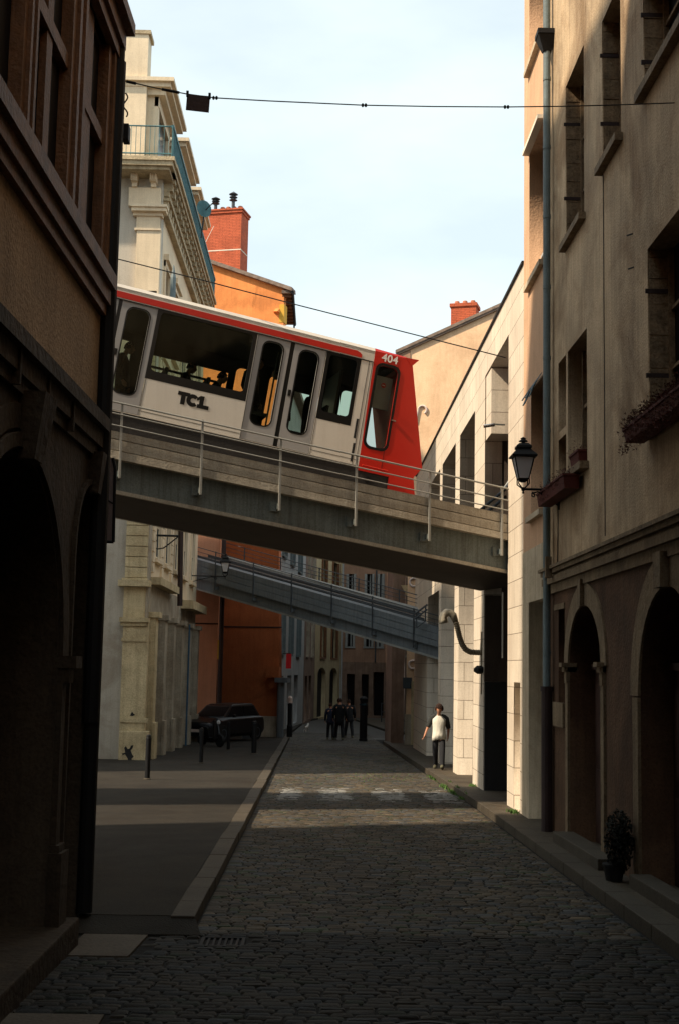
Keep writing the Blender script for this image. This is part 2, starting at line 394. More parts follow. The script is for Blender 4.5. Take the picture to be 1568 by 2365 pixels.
# ================================================================ GROUND
def sheet(name, pts, mt, h=0.0, thick=0.3):
    """a slab following the slope of the street; pts in plan"""
    b = MB(); n = len(pts)
    for x, y in pts: b.v.append((x, y, gz(y) + h - thick))
    for x, y in pts: b.v.append((x, y, gz(y) + h))
    b.f.append(tuple(reversed(range(n)))); b.f.append(tuple(range(n, 2 * n)))
    for i in range(n): j = (i + 1) % n; b.f.append((i, j, j + n, i + n))
    return structure(b.build(name, mt))
sheet('ground', [(-300, -60), (300, -60), (300, 300), (-300, 300)], 'mortar', -0.016, 0.5)
sheet('street_far', [(-6, 60), (40, 60), (40, 180), (-6, 180)], 'far_road', -0.004, 0.02)
def lkerb(y): return -1.09 - 0.27 * (y - 12) / 56
def rkerb(y): return 3.02 if y < 25 else 3.02 - 0.34 * (y - 25) / 29
# pavement on the left with its granite kerb
sheet('pavement', [(-60, 12.2), (lkerb(12) - .22, 12.2), (lkerb(68) - .22, 68), (-60, 68)], 'asphalt', 0.10, 0.25)
b = MB()
y = 12.15
while y < 67:
    ln = random.uniform(0.7, 1.2); y2 = y + ln - random.uniform(.01, .02); jx = random.uniform(-.008, .008)
    x0, x1 = lkerb(y) + jx, lkerb(y2) + jx + random.uniform(-.005, .005); hz_ = .103 + random.uniform(0, .008); z0, z1 = gz(y) + hz_, gz(y2) + hz_
    b.hexa([(x0 - .22, y, z0 - .3), (x0, y, z0 - .3), (x1, y2, z1 - .3), (x1 - .22, y2, z1 - .3), (x0 - .22, y, z0), (x0, y, z0), (x1, y2, z1), (x1 - .22, y2, z1)]); y += ln
structure(b.build('kerb', 'granite', bevel=0.012))
# far left pavement, following the street as it bends
sheet('pavement', [(-1.75, 68.05), (-1.35, 68.05), (-0.95, 90), (0.5, 107), (4.5, 118), (-6, 118), (-6, 68.05)], 'asphalt', 0.10, 0.25)
# narrow sidewalk on the right
pts = [(6, -30), (3.25, -30), (3.25, 25), (rkerb(54) + .22, 54), (3.4, 56.5), (9, 58.5), (9, -30)]
sheet('sidewalk', [(3.25, -30), (9, -30), (9, 58.5), (3.5, 56.0), (rkerb(54) + .22, 54), (3.24, 25)], 'slabs', 0.12, 0.25)
b = MB(); y = 5.0
while y < 54:
    ln = random.uniform(0.8, 1.2); y2 = y + ln - 0.012
    x0, x1 = rkerb(y), rkerb(y2); z0, z1 = gz(y) + .127, gz(y2) + .127
    b.hexa([(x0, y, z0 - .3), (x0 + .235, y, z0 - .3), (x1 + .235, y2, z1 - .3), (x1, y2, z1 - .3), (x0, y, z0), (x0 + .235, y, z0), (x1 + .235, y2, z1), (x1, y2, z1)]); y += ln
structure(b.build('kerb', 'granite', bevel=0.012))
sheet('sidewalk', [(2.6, 99), (3.8, 68), (9, 68), (9, 99)], 'slabs', 0.12, 0.25)
# joints between the sidewalk slabs
b = MB(); y = 6.3
while y < 54:
    x0 = rkerb(y) + .24; z = gz(y) + .1235
    b.quad((x0, y, z), (3.6, y, z), (3.6, y + .012, z), (x0, y + .012, z)); y += random.uniform(.6, 1.1)
structure(b.build('sidewalk_joints', 'mortar'))

# cobbles, stone by stone
def stone_mat(name, attr=True, base=(0.06, 0.06, 0.06), rough=0.72):
    mt = bpy.data.materials.new(name); mt.use_nodes = True; n = mt.node_tree.nodes; l = mt.node_tree.links
    bs = n['Principled BSDF']; bs.inputs['Roughness'].default_value = rough; bs.inputs['Specular IOR Level'].default_value = 0.25
    at = n.new('ShaderNodeAttribute'); at.attribute_name = 'stone'
    g = n.new('ShaderNodeTexNoise'); g.inputs['Scale'].default_value = 55; g.inputs['Detail'].default_value = 4
    co = n.new('ShaderNodeTexCoord'); l.new(co.outputs['Object'], g.inputs['Vector'])
    k = n.new('ShaderNodeMix'); k.data_type = 'RGBA'; k.blend_type = 'MULTIPLY'; k.inputs['B'].default_value = (.45, .43, .4, 1)
    l.new(g.outputs['Fac'], k.inputs['Factor']); l.new(at.outputs['Color'], k.inputs['A']); l.new(k.outputs['Result'], bs.inputs['Base Color'])
    bm = n.new('ShaderNodeBump'); bm.inputs['Strength'].default_value = .7; bm.inputs['Distance'].default_value = .01
    l.new(g.outputs['Fac'], bm.inputs['Height']); l.new(bm.outputs['Normal'], bs.inputs['Normal']); return mt
M['stone'] = stone_mat('cobble_stone')
class Cob(MB):
    def __init__(s): super().__init__(); s.c = []
    def stone(s, x0, x1, y0, y1, col):
        if x1 - x0 < .05: return
        z = gz((y0 + y1) / 2) + random.uniform(-.004, .003); tx, ty = random.uniform(-.002, .002), random.uniform(-.002, .002)
        j = lambda: random.uniform(-.004, .004)
        ins = .011
        bot = [(x0, y0), (x1, y0), (x1, y1), (x0, y1)]
        lo = [(x + j() * .5, yy + j() * .5, z - .05) for x, yy in bot]
        mid = [(x + (ins * .3 if x == x0 else -ins * .3) + j(), yy + (ins * .3 if yy == y0 else -ins * .3) + j(), z - .010) for x, yy in bot]
        top = [(x + (ins * 1.7 if x == x0 else -ins * 1.7) + j(), yy + (ins * 1.5 if yy == y0 else -ins * 1.5) + j(), z + (tx if x == x0 else -tx) + (ty if yy == y0 else -ty)) for x, yy in bot]
        cx, cy = (x0 + x1) / 2, (y0 + y1) / 2
        k = len(s.v); s.v += lo + mid + top + [(cx, cy, z + .004)]
        fs = [(0, 1, 5, 4), (1, 2, 6, 5), (2, 3, 7, 6), (3, 0, 4, 7), (4, 5, 9, 8), (5, 6, 10, 9), (6, 7, 11, 10), (7, 4, 8, 11),
              (8, 9, 12), (9, 10, 12), (10, 11, 12), (11, 8, 12)]
        s.f += [tuple(i + k for i in f) for f in fs]; s.c += [col] * len(fs)
    def finish(s, name):
        me = bpy.data.meshes.new(name); me.from_pydata(s.v, [], s.f)
        at = me.color_attributes.new('stone', 'FLOAT_COLOR', 'CORNER'); i = 0
        for p, c in zip(me.polygons, s.c):
            for _ in p.loop_indices: at.data[i].color = (*c, 1); i += 1
            p.use_smooth = True
        o = link(name, me, 'stone'); me.set_sharp_from_angle(angle=R(40)) if hasattr(me, 'set_sharp_from_angle') else None
        return structure(o)
road, cross = Cob(), Cob()
# worn zebra patches in plan: x ranges from the left kerb to the right one
patches = [(-.80, -.35), (.08, 0.66), (1.22, 1.84), (2.28, 2.86)]
y = 6.0
while y < 68:
    dy = random.uniform(.085, .105) if y < 42 else .24
    x = (lkerb(y) + .02) if y > 11.9 else -2.9 + random.uniform(0, .1)
    xe = rkerb(y) - .02
    if y < 11.9 and y > 9.0: pass
    x += random.uniform(-.08, 0); x = max(x, (lkerb(y) + .015) if y > 11.9 else -3)
    wav = 0.02 * math.sin(y * .9)
    while x < xe - .05:
        wd = random.uniform(.11, .25) * (1 if y < 42 else 1.8); x2 = min(x + wd, xe)
        t = random.random(); pv = .5 + .5 * math.sin(x * 1.7 + 2.1 * math.sin(y * .31)) * math.sin(y * .47 + 1.3 * math.sin(x * .9))
        br = random.uniform(.036, .092) * (.8 + .4 * pv) * (1.4 if random.random() < .05 else 1)
        if y < 11.9: br = random.uniform(.016, .032) * (1.5 if random.random() < .05 else 1); t *= .7
        col = (br * (1.1 + .25 * t), br * (1 + .04 * t), br * (.88 - .22 * t)) if t > .25 else (br * .95, br, br * 1.02)
        if random.random() < .08: col = (br * .8, br * .95, br * .55)
        skip = (-2.4 < x < -1.5 and 10.8 < y < 11.8) or (x < -1.4 and y < 9.0) or (-.98 < x2 and x < -.6 and 11.35 < y < 11.75) or (math.hypot((x + x2) / 2 - .75, y - 8.6) < .34)
        if not skip:
            inp = 26.2 < y < 29.6 and any(a < (x + x2) / 2 < b_ for a, b_ in patches) and random.random() < (.85 if 26.8 < y < 29.0 else .4)
            if inp:
                q = random.uniform(.14, .32); cross.stone(x, x2 - .012, y, y + dy - .012, (q, q, q * .96))
            else: road.stone(x, x2 - .012, y, y + dy - .012, col)
        x = x2
    y += dy
road.finish('cobbled_road'); cross.finish('crosswalk')
sheet('stone_slab', [(-2.05, 10.85), (-1.5, 10.85), (-1.46, 11.78), (-2.02, 11.78)], 'slab_warm', .004, .06)
sheet('stone_slab', [(-2.9, 6), (-1.35, 6), (-1.38, 8.95), (-2.9, 8.95)], 'slab_warm', .004, .06)
b = MB(); b.hexa([(-2.3, 11.8, -.5), (-1.0, 11.8, -.5), (-1.09, 12.2, -.5), (-2.3, 12.2, -.5), (-2.3, 11.8, gz(11.8) + .005), (-1.0, 11.8, gz(11.8) + .005), (-1.09, 12.2, gz(12.2) + .095), (-2.3, 12.2, gz(12.2) + .095)])
structure(b.build('pavement_ramp', 'asphalt'))
g = thing('drain_grate', (-.79, 11.55, gz(11.55)), 'small dark iron drain grate in the cobbles at the end of the left kerb', 'drain')
b = MB(); f = Fr((-.79, 11.55, gz(11.55)), (1, 0, 0), (0, 0, 1), (0, 1, 0))
f.box(b, -.19, .19, -.19, -.16, -.05, .0); f.box(b, -.19, .19, .16, .19, -.05, .0); f.box(b, -.19, -.16, -.16, .16, -.05, .0); f.box(b, .16, .19, -.16, .16, -.05, .0)
b.build('grate_frame', 'black_iron', g); b = MB()
for i in range(6): f.box(b, -.135 + i * .05, -.115 + i * .05, -.159, .159, -.04, -.004)
b.build('grate_bars', 'black_iron', g)
b = MB(); b.lathe((.75, 8.6, gz(8.6)), [(.31, -.03), (.31, 0.0), (.27, .0), (.27, -.006), (.24, -.006), (.24, .0), (.02, .0)], 32)
tag(b.build('manhole_cover', 'black_iron'), 'round iron manhole cover set in the cobbles at the bottom of the picture', 'manhole cover')

# weeds along the right kerb
b = MB()
for (x, yy, n, s) in [(2.92, 30.5, 260, .35), (2.95, 28.8, 200, .3), (2.9, 33.5, 160, .5), (3.4, 23.0, 160, .15), (3.42, 29.3, 60, .1), (2.97, 27.2, 60, .2), (0.9, 33.4, 220, 1.6), (2.0, 34.2, 160, 1.1)]:
    for _ in range(n):
        px_, py_ = x + random.gauss(0, .04 if s < 1 else .6), yy + random.gauss(0, s)
        h = random.uniform(.02, .07) * (1 if s < 1 else .35); a = random.uniform(0, 6.3); wv = .012
        z = gz(py_) + (.0 if px_ < 3.0 else .12)
        dx, dy_ = math.cos(a), math.sin(a)
        b.add([(px_ - dx * wv, py_ - dy_ * wv, z), (px_ + dx * wv, py_ + dy_ * wv, z), (px_ - dy_ * h * .6, py_ + dx * h * .6, z + h)], [(0, 1, 2)])
tag(b.build('weeds', 'weed'), 'green weeds growing in the joints along the right kerb', 'weeds', kind='stuff')

# ================================================================ LEFT BUILDING WITH ARCADE
lb = thing('arcade_building', (-2.15, 12.5, gz(12.5)), 'dark brown plastered building with tall timber windows and stone arches, at the left edge', 'building')
WL = Fr((-2.156, 12.15, 0), (0.0167, 1, 0), (1, -0.0167, 0))
zA0, zA1 = 5.42, 5.80
za, zw0, zw1 = 0, 5.80, 8.02
a1 = WL.px(137, 1436)[0]; a2 = WL.px(160, 1500)[0]; a3 = WL.px(219, 1500)[0]
arc1 = arch(a1 - 2.95, a1, -1, 2.2, 3.66, 24); arc2 = arch(a2, a3, -1, 3.05, 3.75, 18)
win = rect(-14, -.18, zw0, zw1)
WL.panel('wall', 'left_plaster', lb, rect(-33, 0, 4.35, 17), [win], -.45, 0)
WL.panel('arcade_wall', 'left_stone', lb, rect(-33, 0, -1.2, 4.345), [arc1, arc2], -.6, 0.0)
# mouldings round the arches
def ring_pts(a0, a1_, spring, top, off, n=20):
    c = (a0 + a1_) / 2; r = (a1_ - a0) / 2 + off; h = top - spring + off
    return [(c + r * math.cos(math.pi * i / n), spring + h * math.sin(math.pi * i / n)) for i in range(n + 1)]
def archivolt(fr, b, a0, a1_, spring, top, o1, o2, c0, c1, foot=None):
    i1, i2 = ring_pts(a0, a1_, spring, top, o1), ring_pts(a0, a1_, spring, top, o2)
    if foot is not None:
        i1 = [(i1[0][0], foot)] + i1 + [(i1[-1][0], foot)]; i2 = [(i2[0][0], foot)] + i2 + [(i2[-1][0], foot)]
    P = fr.P
    for k in range(len(i1) - 1):
        q = [i1[k], i2[k], i2[k + 1], i1[k + 1]]
        b.hexa([P(*p, c0) for p in q] + [P(*p, c1) for p in q])
b = MB(); archivolt(WL, b, a1 - 2.95, a1, 2.2, 3.66, .03, .13, 0, .04); archivolt(WL, b, a1 - 2.95, a1, 2.2, 3.66, .16, .34, 0, .022)
b.build('arch_moulding', 'left_stone', lb)
b = MB(); archivolt(WL, b, a2, a3, 3.05, 3.75, .02, .07, 0, .035, foot=.4); b.build('arch_moulding', 'left_stone', lb)
b = MB()
WL.box(b, a1 + .0, a1 + .24, 2.1, 2.2, 0, .16); WL.box(b, a1 + .02, a1 + .20, 1.98, 2.1, 0, .10); WL.box(b, a1 + .02, a1 + .16, .65, 1.98, 0, .05)
WL.box(b, a1 - .02, a1 + .26, .02, .60, 0, .11); WL.box(b, a1, a1 + .23, .60, .66, 0, .08)
b.build('pilaster', 'left_stone', lb)
b = MB()
c_ = a1 - 1.475
b.hexa([WL.P(c_ - .12, 3.6, 0), WL.P(c_ + .12, 3.6, 0), WL.P(c_ + .12, 3.6, .12), WL.P(c_ - .12, 3.6, .12), WL.P(c_ - .2, 4.08, 0), WL.P(c_ + .2, 4.08, 0), WL.P(c_ + .2, 4.08, .2), WL.P(c_ - .2, 4.08, .2)])
c_ = (a2 + a3) / 2 + .05
b.hexa([WL.P(c_ - .07, 3.7, 0), WL.P(c_ + .07, 3.7, 0), WL.P(c_ + .07, 3.7, .09), WL.P(c_ - .07, 3.7, .09), WL.P(c_ - .10, 4.08, 0), WL.P(c_ + .10, 4.08, 0), WL.P(c_ + .10, 4.08, .13), WL.P(c_ - .10, 4.08, .13)])
b.split('keystone', 'left_stone', lb)
b = MB()
WL.box(b, -33, -.08, 4.05, 4.15, 0, .04); WL.box(b, -33, -.08, 4.15, 4.30, 0, .08); WL.box(b, -33, -.08, 4.30, 4.42, 0, .14)
for k in range(14): WL.box(b, -1.5 - k * .9 - .02, -1.5 - k * .9 + .02, 4.05, 4.30, .0, .10)
b.build('string_course', 'left_stone', lb)
b = MB()
WL.box(b, -33, -.1, 5.42, 5.52, -.05, .06); WL.box(b, -33, -.1, 5.52, 5.66, -.05, .10); WL.box(b, -33, -.1, 5.66, 5.80, -.3, .15)
b.build('sill_beam', 'brown_timber', lb)
def amul(u, v=371): return WL.px(u, v)[0]
wide = [(amul(32), amul(66)), (amul(148), amul(184)), (amul(236), amul(266))]
thin = [(amul(101), amul(114)), (amul(196), amul(209))]
per = (amul(148) - amul(32))
wide = [(wide[0][0] - per * k, wide[0][1] - per * k) for k in (3, 2, 1)] + wide
thin = [(thin[0][0] - per * k, thin[0][1] - per * k) for k in (3, 2, 1)] + thin
for a0, a1_ in wide:
    b = MB(); ww = a1_ - a0
    WL.box(b, a0, a1_, 5.8, zw1, -.07, .03); WL.box(b, a0 + ww * .22, a0 + ww * .36, 5.8, zw1, .03, .06); WL.box(b, a0 + ww * .6, a0 + ww * .74, 5.8, zw1, .03, .06)
    b.build('mullion', 'brown_timber', lb)
for a0, a1_ in thin:
    b = MB(); WL.box(b, a0, a1_, 5.8, zw1, -.07, -.015); b.build('mullion', 'brown_timber', lb)
b = MB(); edges = [-14] + [x for w_ in sorted(wide) for x in w_] + [-.18]
zt = 7.02
for i in range(0, len(edges) - 1, 2):
    if edges[i + 1] - edges[i] > .1: WL.box(b, edges[i], edges[i + 1], zt, zt + .13, -.07, .0)
b.split('transom', 'brown_timber', lb)
b = MB(); WL.box(b, -14, -.18, 5.8, zw1, -.34, -.071); b.build('pane', 'dark_pane', lb)
b = MB()
WL.box(b, -33, .03, 8.02, 8.14, -.05, .08); WL.box(b, -33, .05, 8.14, 8.30, -.05, .12); WL.box(b, -33, .08, 8.30, 8.42, -.05, .20)
b.build('cornice', 'brown_timber', lb)
b = MB(); WL.box(b, -33, -.02, -1.2, 16.9, -11.5, -.7)
b.box(-9.5, -4.6, 12.0, 17.3, -1, 19.5)  # unseen wing added to shade the street and the right-hand wall
b.build('body_and_shade_wing', 'left_plaster', lb)
b = MB()
for a0, a1_ in ((a1 - 2.95, a1), (a2, a3)): WL.box(b, a0, a1_, -.5, 3.7, -.58, -.52)
b.split('door', 'dark_pane', lb)
# corner drainpipe
b = MB(); pa = .01
b.tube([WL.P(pa, z, .06) for z in (-.1, 1.6)] , .075, 12); b.tube([WL.P(pa, z, .05) for z in (1.6, 8.0)], .085, 12)
b.tube([WL.P(pa, z, .06) for z in (8.0, 17)], .06, 12)
for z in (1.6, 3.2, 4.9, 6.6): b.tube([WL.P(pa, z - .03, .06), WL.P(pa, z + .03, .06)], .075, 12)
b.build('drainpipe', 'black_iron', lb)
b = MB(); b.hexa([(-2.6, 5.5, -.5), (-2.03, 5.5, -.5), (-1.98, 11.3, -.5), (-2.6, 11.3, -.5), (-2.6, 5.5, .02), (-2.03, 5.5, .02), (-1.98, 11.3, .02), (-2.6, 11.3, .02)])
b.build('doorstep', 'left_stone', lb, bevel=.02)
# the board and the little box fixed round the corner
hb = thing('hanging_sign_board', tuple(atY(255, 1250, 12.9)), 'tall narrow sign board seen edge-on behind the left building corner', 'sign')
f = Fr((0, 12.9, 0), (1, 0, 0), (0, -1, 0))
p0, p1 = f.px(236, 1250), f.px(262, 1060)
pp = [f.px(236, 1250), f.px(263, 1250), f.px(267, 1083), f.px(262, 1060), f.px(236, 1052)]
f.panel('board', 'sign_board', hb, pp, [], -.03, .0)
b = MB(); q = [f.px(263, 1252), f.px(267, 1083), f.px(262, 1058)]
for i in range(2): b.tube([f.P(*q[i], 0.0), f.P(*q[i + 1], .0)], .016, 6)
b.tube([f.P(*f.px(236, 1251)), f.P(*f.px(263, 1252))], .016, 6)
b.tube([f.P(*f.px(240, 1150)), f.P(*f.px(266, 1165))], .01, 6)
b.build('board_frame', 'black_iron', hb)
f = Fr((0, 12.62, 0), (1, 0, 0), (0, -1, 0)); b = MB()
f.box(b, *[f.px(283, 300)[0], f.px(298, 300)[0]], f.px(290, 322)[1], f.px(290, 284)[1], -.14, 0)
tag(b.build('wall_floodlight', 'black_iron', bevel=.01), 'small black box fixed high on the corner of the left building', 'lamp')

# ================================================================ RIGHT PLASTER BUILDING
YR = 20.35
WR = Fr((3.55, 0, 0), (0, 1, 0), (-1, 0, 0))
rb = thing('plaster_building', (3.55, 12, gz(12)), 'tan stained plaster building with arched doors along the right edge', 'building')
def opx(u1, v1, u2, v2, fr=WR):
    """opening from two points: (u1,v1) far bottom/any corner, (u2,v2) near top"""
    p, q = fr.px(u1, v1), fr.px(u2, v2); return (min(p[0], q[0]), max(p[0], q[0]), min(p[1], q[1]), max(p[1], q[1]))
W1 = opx(1306, 566, 1347, 103); W2 = opx(1391, 386, 1431, -45); W3 = opx(1486, 215, 1600, -260)
W4 = opx(1498, 990, 1600, 440); W5 = opx(1289, 1118, 1354, 757)
print('W', W1, W2, W3, W4, W5)
up = [rect(*x) for x in (W1, W2, W3, W4)]
# the mullioned window: four lights
a0, a1_, b0, b1 = W5
am = WR.px(1309, 950)[0]; zt5 = WR.px(1292, 1015)[1]
l5 = [rect(am + .09, a1_, b0, zt5), rect(am + .09, a1_, zt5 + .12, b1), rect(a0, am - .06, b0, b1)]
for k in range(2, 5): up += [rect(W2[0] - 3.9 * k, W2[1] - 3.9 * k, W2[2], W2[3]), rect(W2[0] - 3.9 * k, W2[1] - 3.9 * k, 4.9, 6.9)]
WR.panel('wall', 'right_plaster', rb, rect(-30, YR, 3.40, 15.5), up + l5, -.32, 0)
D1 = (WR.px(1391, 1535)[0], WR.px(1315, 1535)[0]); z1 = WR.px(1352, 1397)[1]; zs = WR.px(1391, 1537)[1]
D2f = WR.px(1478, 1600)[0]; D2 = (D2f - 2.4, D2f); z2 = WR.px(1554, 1350)[1]; zs2 = z2 - 1.15
SW = opx(1289, 1622, 1303, 1405)
print('D', D1, z1, zs, D2, z2, SW)
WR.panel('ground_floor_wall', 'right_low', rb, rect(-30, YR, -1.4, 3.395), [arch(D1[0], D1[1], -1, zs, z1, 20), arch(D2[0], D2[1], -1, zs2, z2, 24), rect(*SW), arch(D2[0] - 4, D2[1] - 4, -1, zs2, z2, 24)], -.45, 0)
b = MB(); archivolt(WR, b, D1[0], D1[1], zs, z1, .0, .30, 0, .03); WR.box(b, D1[0] - .18, D1[0], -.6, zs - .02, 0, .035); WR.box(b, D1[1], D1[1] + .18, -.6, zs - .02, 0, .035)
archivolt(WR, b, D2[0], D2[1], zs2, z2, .0, .36, 0, .03); WR.box(b, D2[1], D2[1] + .24, -.6, zs2 - .02, 0, .035)
b.split('door_surround', 'right_stone', rb)
b = MB(); cc = (D1[0] + D1[1]) / 2
WR.box(b, cc - .09, cc + .09, z1 - .02, 3.39, 0, .09); cc = (D2[0] + D2[1]) / 2; WR.box(b, cc - .14, cc + .14, z2 - .02, 3.39, 0, .12)
b.split('keystone', 'right_stone', rb)
b = MB()
for aa in (D1[0] - .2, D1[1] - .02): WR.box(b, aa, aa + .22, zs - .02, zs + .04, -.1, .12); WR.box(b, aa + .02, aa + .20, zs - .09, zs - .02, -.1, .08); WR.box(b, aa + .03, aa + .19, zs - .25, zs - .09, -.05, .05)
b.split('impost', 'right_stone', rb)
b = MB(); WR.box(b, SW[0] - .05, SW[1] + .28, SW[3], 3.15, 0, .02); WR.box(b, SW[0] - .08, SW[1] + .22, SW[2] - .35, SW[2], 0, .05)
b.split('window_surround', 'right_stone', rb)
for d_ in (D1, D2):
    b = MB(); mid = (d_[0] + d_[1]) / 2
    WR.box(b, d_[0], mid - .01, -.6, zs - .05, -.44, -.36); WR.box(b, mid + .01, d_[1], -.6, zs - .05, -.44, -.36)
    for q in (d_[0] + .1, mid + .1):
        WR.box(b, q, q + (mid - d_[0]) - .2, .1, .8, -.36, -.34); WR.box(b, q, q + (mid - d_[0]) - .2, 1.0, zs - .25, -.36, -.34)
    WR.box(b, d_[0], d_[1], zs - .05, zs + .03, -.44, -.30)
    dr = b.build('door', 'door_wood', rb)
    b = MB(); zz = WR.px(1385, 1741)[1]
    for q in (-.07, .07): b = MB(); b.tube([WR.P(mid + q, zz, -.36), WR.P(mid + q, zz, -.29), WR.P(mid + q + (.1 if q > 0 else -.1), zz, -.29)], .012, 6); b.build('handle', 'chrome', dr)
    b = MB(); WR.box(b, d_[0], d_[1], zs + .03, max(z1, z2), -.44, -.40); b.build('fanlight', 'dark_pane', rb)
for wn in (W1, W2, W3, W4):
    b = MB(); WR.box(b, wn[0] - .08, wn[1] + .06, wn[2] - .10, wn[2], -.3, .10); b.build('sill', 'right_stone', rb)
    b = MB(); WR.box(b, wn[0], wn[1], wn[2], wn[3], -.32, -.28); pn = b.build('window', 'dark_pane', rb)
    b = MB(); WR.box(b, wn[1] - .07, wn[1] - .01, wn[2], wn[3], -.28, -.22); WR.box(b, (wn[0] + wn[1]) / 2 - .03, (wn[0] + wn[1]) / 2 + .03, wn[2], wn[3], -.28, -.23)
    for k in (.33, .66): WR.box(b, wn[0], wn[1], wn[2] + (wn[3] - wn[2]) * k - .02, wn[2] + (wn[3] - wn[2]) * k + .02, -.28, -.24)
    b.build('window_frame', 'jamb', pn)
    b = MB()
    for k in (.28, .75): WR.box(b, wn[1] - .02, wn[1] + .0, wn[2] + (wn[3] - wn[2]) * k, wn[2] + (wn[3] - wn[2]) * k + .05, -.22, .03)
    b.split('shutter_hinge', 'pipe_rust', rb)
b = MB()   # rough stone jambs, 3 mm proud of the reveal
for wn in (W1, W2, W3, W4):
    k = wn[2]; i = 0
    while k < wn[3] - .02:
        hh = min(random.uniform(.22, .38), wn[3] - k); WR.box(b, wn[1] - .012 - .006 * (i % 2), wn[1] + .001, k, k + hh - .012, -.28, -.012); k += hh; i += 1
b.split('stone_jamb', 'jamb', rb)
a0, a1_, b0, b1 = W5
b = MB(); WR.box(b, a0, a1_, b0, b1, -.32, -.27); pn = b.build('window', 'dark_pane', rb)
b = MB(); WR.box(b, am - .14, am - .08, b0, b1, -.27, -.2); WR.box(b, a0, am - .06, b0 + 1.0, b0 + 1.05, -.27, -.22); b.build('window_frame', 'jamb', pn)
b = MB(); WR.box(b, a0 - .12, a1_ + .12, b0 - .1, b0, -.3, .13); b.build('sill', 'right_stone', rb)
b = MB()
zc = WR.px(1288, 1309)[1]; zd = WR.px(1276, 1372)[1]; print('string', zc, zd)
h_ = zc - zd
WR.box(b, -30, YR - .0, zd, zd + h_ * .35, 0, .05); WR.box(b, -30, YR, zd + h_ * .35, zd + h_ * .62, 0, .11); WR.box(b, -30, YR, zd + h_ * .72, zc - h_ * .12, 0, .13); WR.box(b, -30, YR, zc - h_ * .12, zc, 0, .17); WR.box(b, -30, YR, zd + h_ * .62, zd + h_ * .72, 0, .07)
b.build('string_course', 'right_stone', rb)
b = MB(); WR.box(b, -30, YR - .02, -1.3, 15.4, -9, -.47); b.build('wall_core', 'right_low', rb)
# eave, gutter and pipes
b = MB(); ze = WR.px(1283, 62, .2)[1]; print('eave', ze)
WR.box(b, -30, YR, 15.5, 15.6, -9, .32); WR.box(b, -30, YR, 15.6, 15.8, -9, .40); b.build('roof', 'pipe_rust', rb)
b = MB(); b.tube([WR.P(q, 15.6, .42) for q in (-30, YR)], .08, 8); b.build('gutter', 'black_iron', rb)
b = MB(); ap = WR.px(1262, 1000, .1)[0]
b.tube([WR.P(ap, z, .10) for z in (1.85, 15.4)], .055, 12)
for k in range(9): b.tube([WR.P(ap, 2.4 + k * 1.15, .10), WR.P(ap, 2.46 + k * 1.15, .10)], .064, 12)
b.build('drainpipe', 'pipe_zinc', rb)
b = MB(); ap2 = WR.px(1253, 1000, .1)[0]
b.tube([WR.P(ap2, z, .06) for z in (1.9, ze + 1.5)], .04, 10); b.build('drainpipe', 'pipe_zinc', rb)
b = MB(); b.tube([WR.P(ap, z, .10) for z in (-.35, 1.9)], .085, 12); b.tube([WR.P(ap, z, .10) for z in (1.84, 1.92)], .10, 12); b.tube([WR.P(ap2 - .02, z, .06) for z in (-.35, 1.9)], .06, 10)
b.split('pipe_shoe', 'pipe_rust', rb)
b = MB(); hq = [WR.px(1249, 30, .3), WR.px(1284, 30, .3)]; a9 = (min(hq[0][0], hq[1][0]), max(hq[0][0], hq[1][0])); zq = WR.px(1258, 70, .25)[1]; P = WR.P
b.hexa([P(ap - .06, zq, .03), P(ap + .06, zq, .03), P(ap + .06, zq, .17), P(ap - .06, zq, .17), P(ap - .14, zq + .25, .0), P(ap + .14, zq + .25, .0), P(ap + .14, zq + .25, .26), P(ap - .14, zq + .25, .26)])
b.box(3.28, 3.55, ap - .16, ap + .16, zq + .25, zq + .33); b.build('rainwater_hopper', 'black_iron', rb)
# thin cables on the plaster
b = MB(); ac = WR.px(1395, 700)[0]; b.tube([WR.P(ac, 3.85, .008), WR.P(ac, W2[2] - .12, .008)], .006, 5)
ac = WR.px(1288, 1250)[0]; b.tube([WR.P(ac, 3.7, .01), WR.P(ac - .05, 4.4, .01), WR.P(ac, 5.0, .01)], .008, 5)
for (u_, v_) in ((1456, 545), (1459, 622)): p = WR.px(u_, v_); b.tube([WR.P(p[0] - .09, p[1], .0), WR.P(p[0] + .02, p[1] + .01, .04)], .01, 5)
b.split('cable', 'black_iron', rb)
b = MB(); p = WR.px(1292, 1320); WR.box(b, p[0] - .05, p[0] + .05, p[1] - .1, p[1] + .22, 0.13, .22); b.build('junction_box', 'right_stone', rb)
# door steps
p = [atG(1310, 1905, .25), atG(1402, 1965, .25)]
b = MB(); b.hexa([(3.3, 15.6, -.6), (3.6, 15.6, -.6), (3.6, 18.6, -.6), (3.3, 18.6, -.6), (3.3, 15.6, -.03), (3.6, 15.6, -.03), (3.6, 18.6, -.08), (3.3, 18.6, -.08)])
b.build('doorstep', 'granite', rb, bevel=.015)
b = MB(); b.hexa([(3.36, 11.2, -.6), (3.6, 11.2, -.6), (3.6, 14.3, -.6), (3.36, 14.3, -.6), (3.36, 11.2, .05), (3.6, 11.2, .05), (3.6, 14.3, .0), (3.36, 14.3, .0)])
b.build('doorstep', 'granite', rb, bevel=.015)

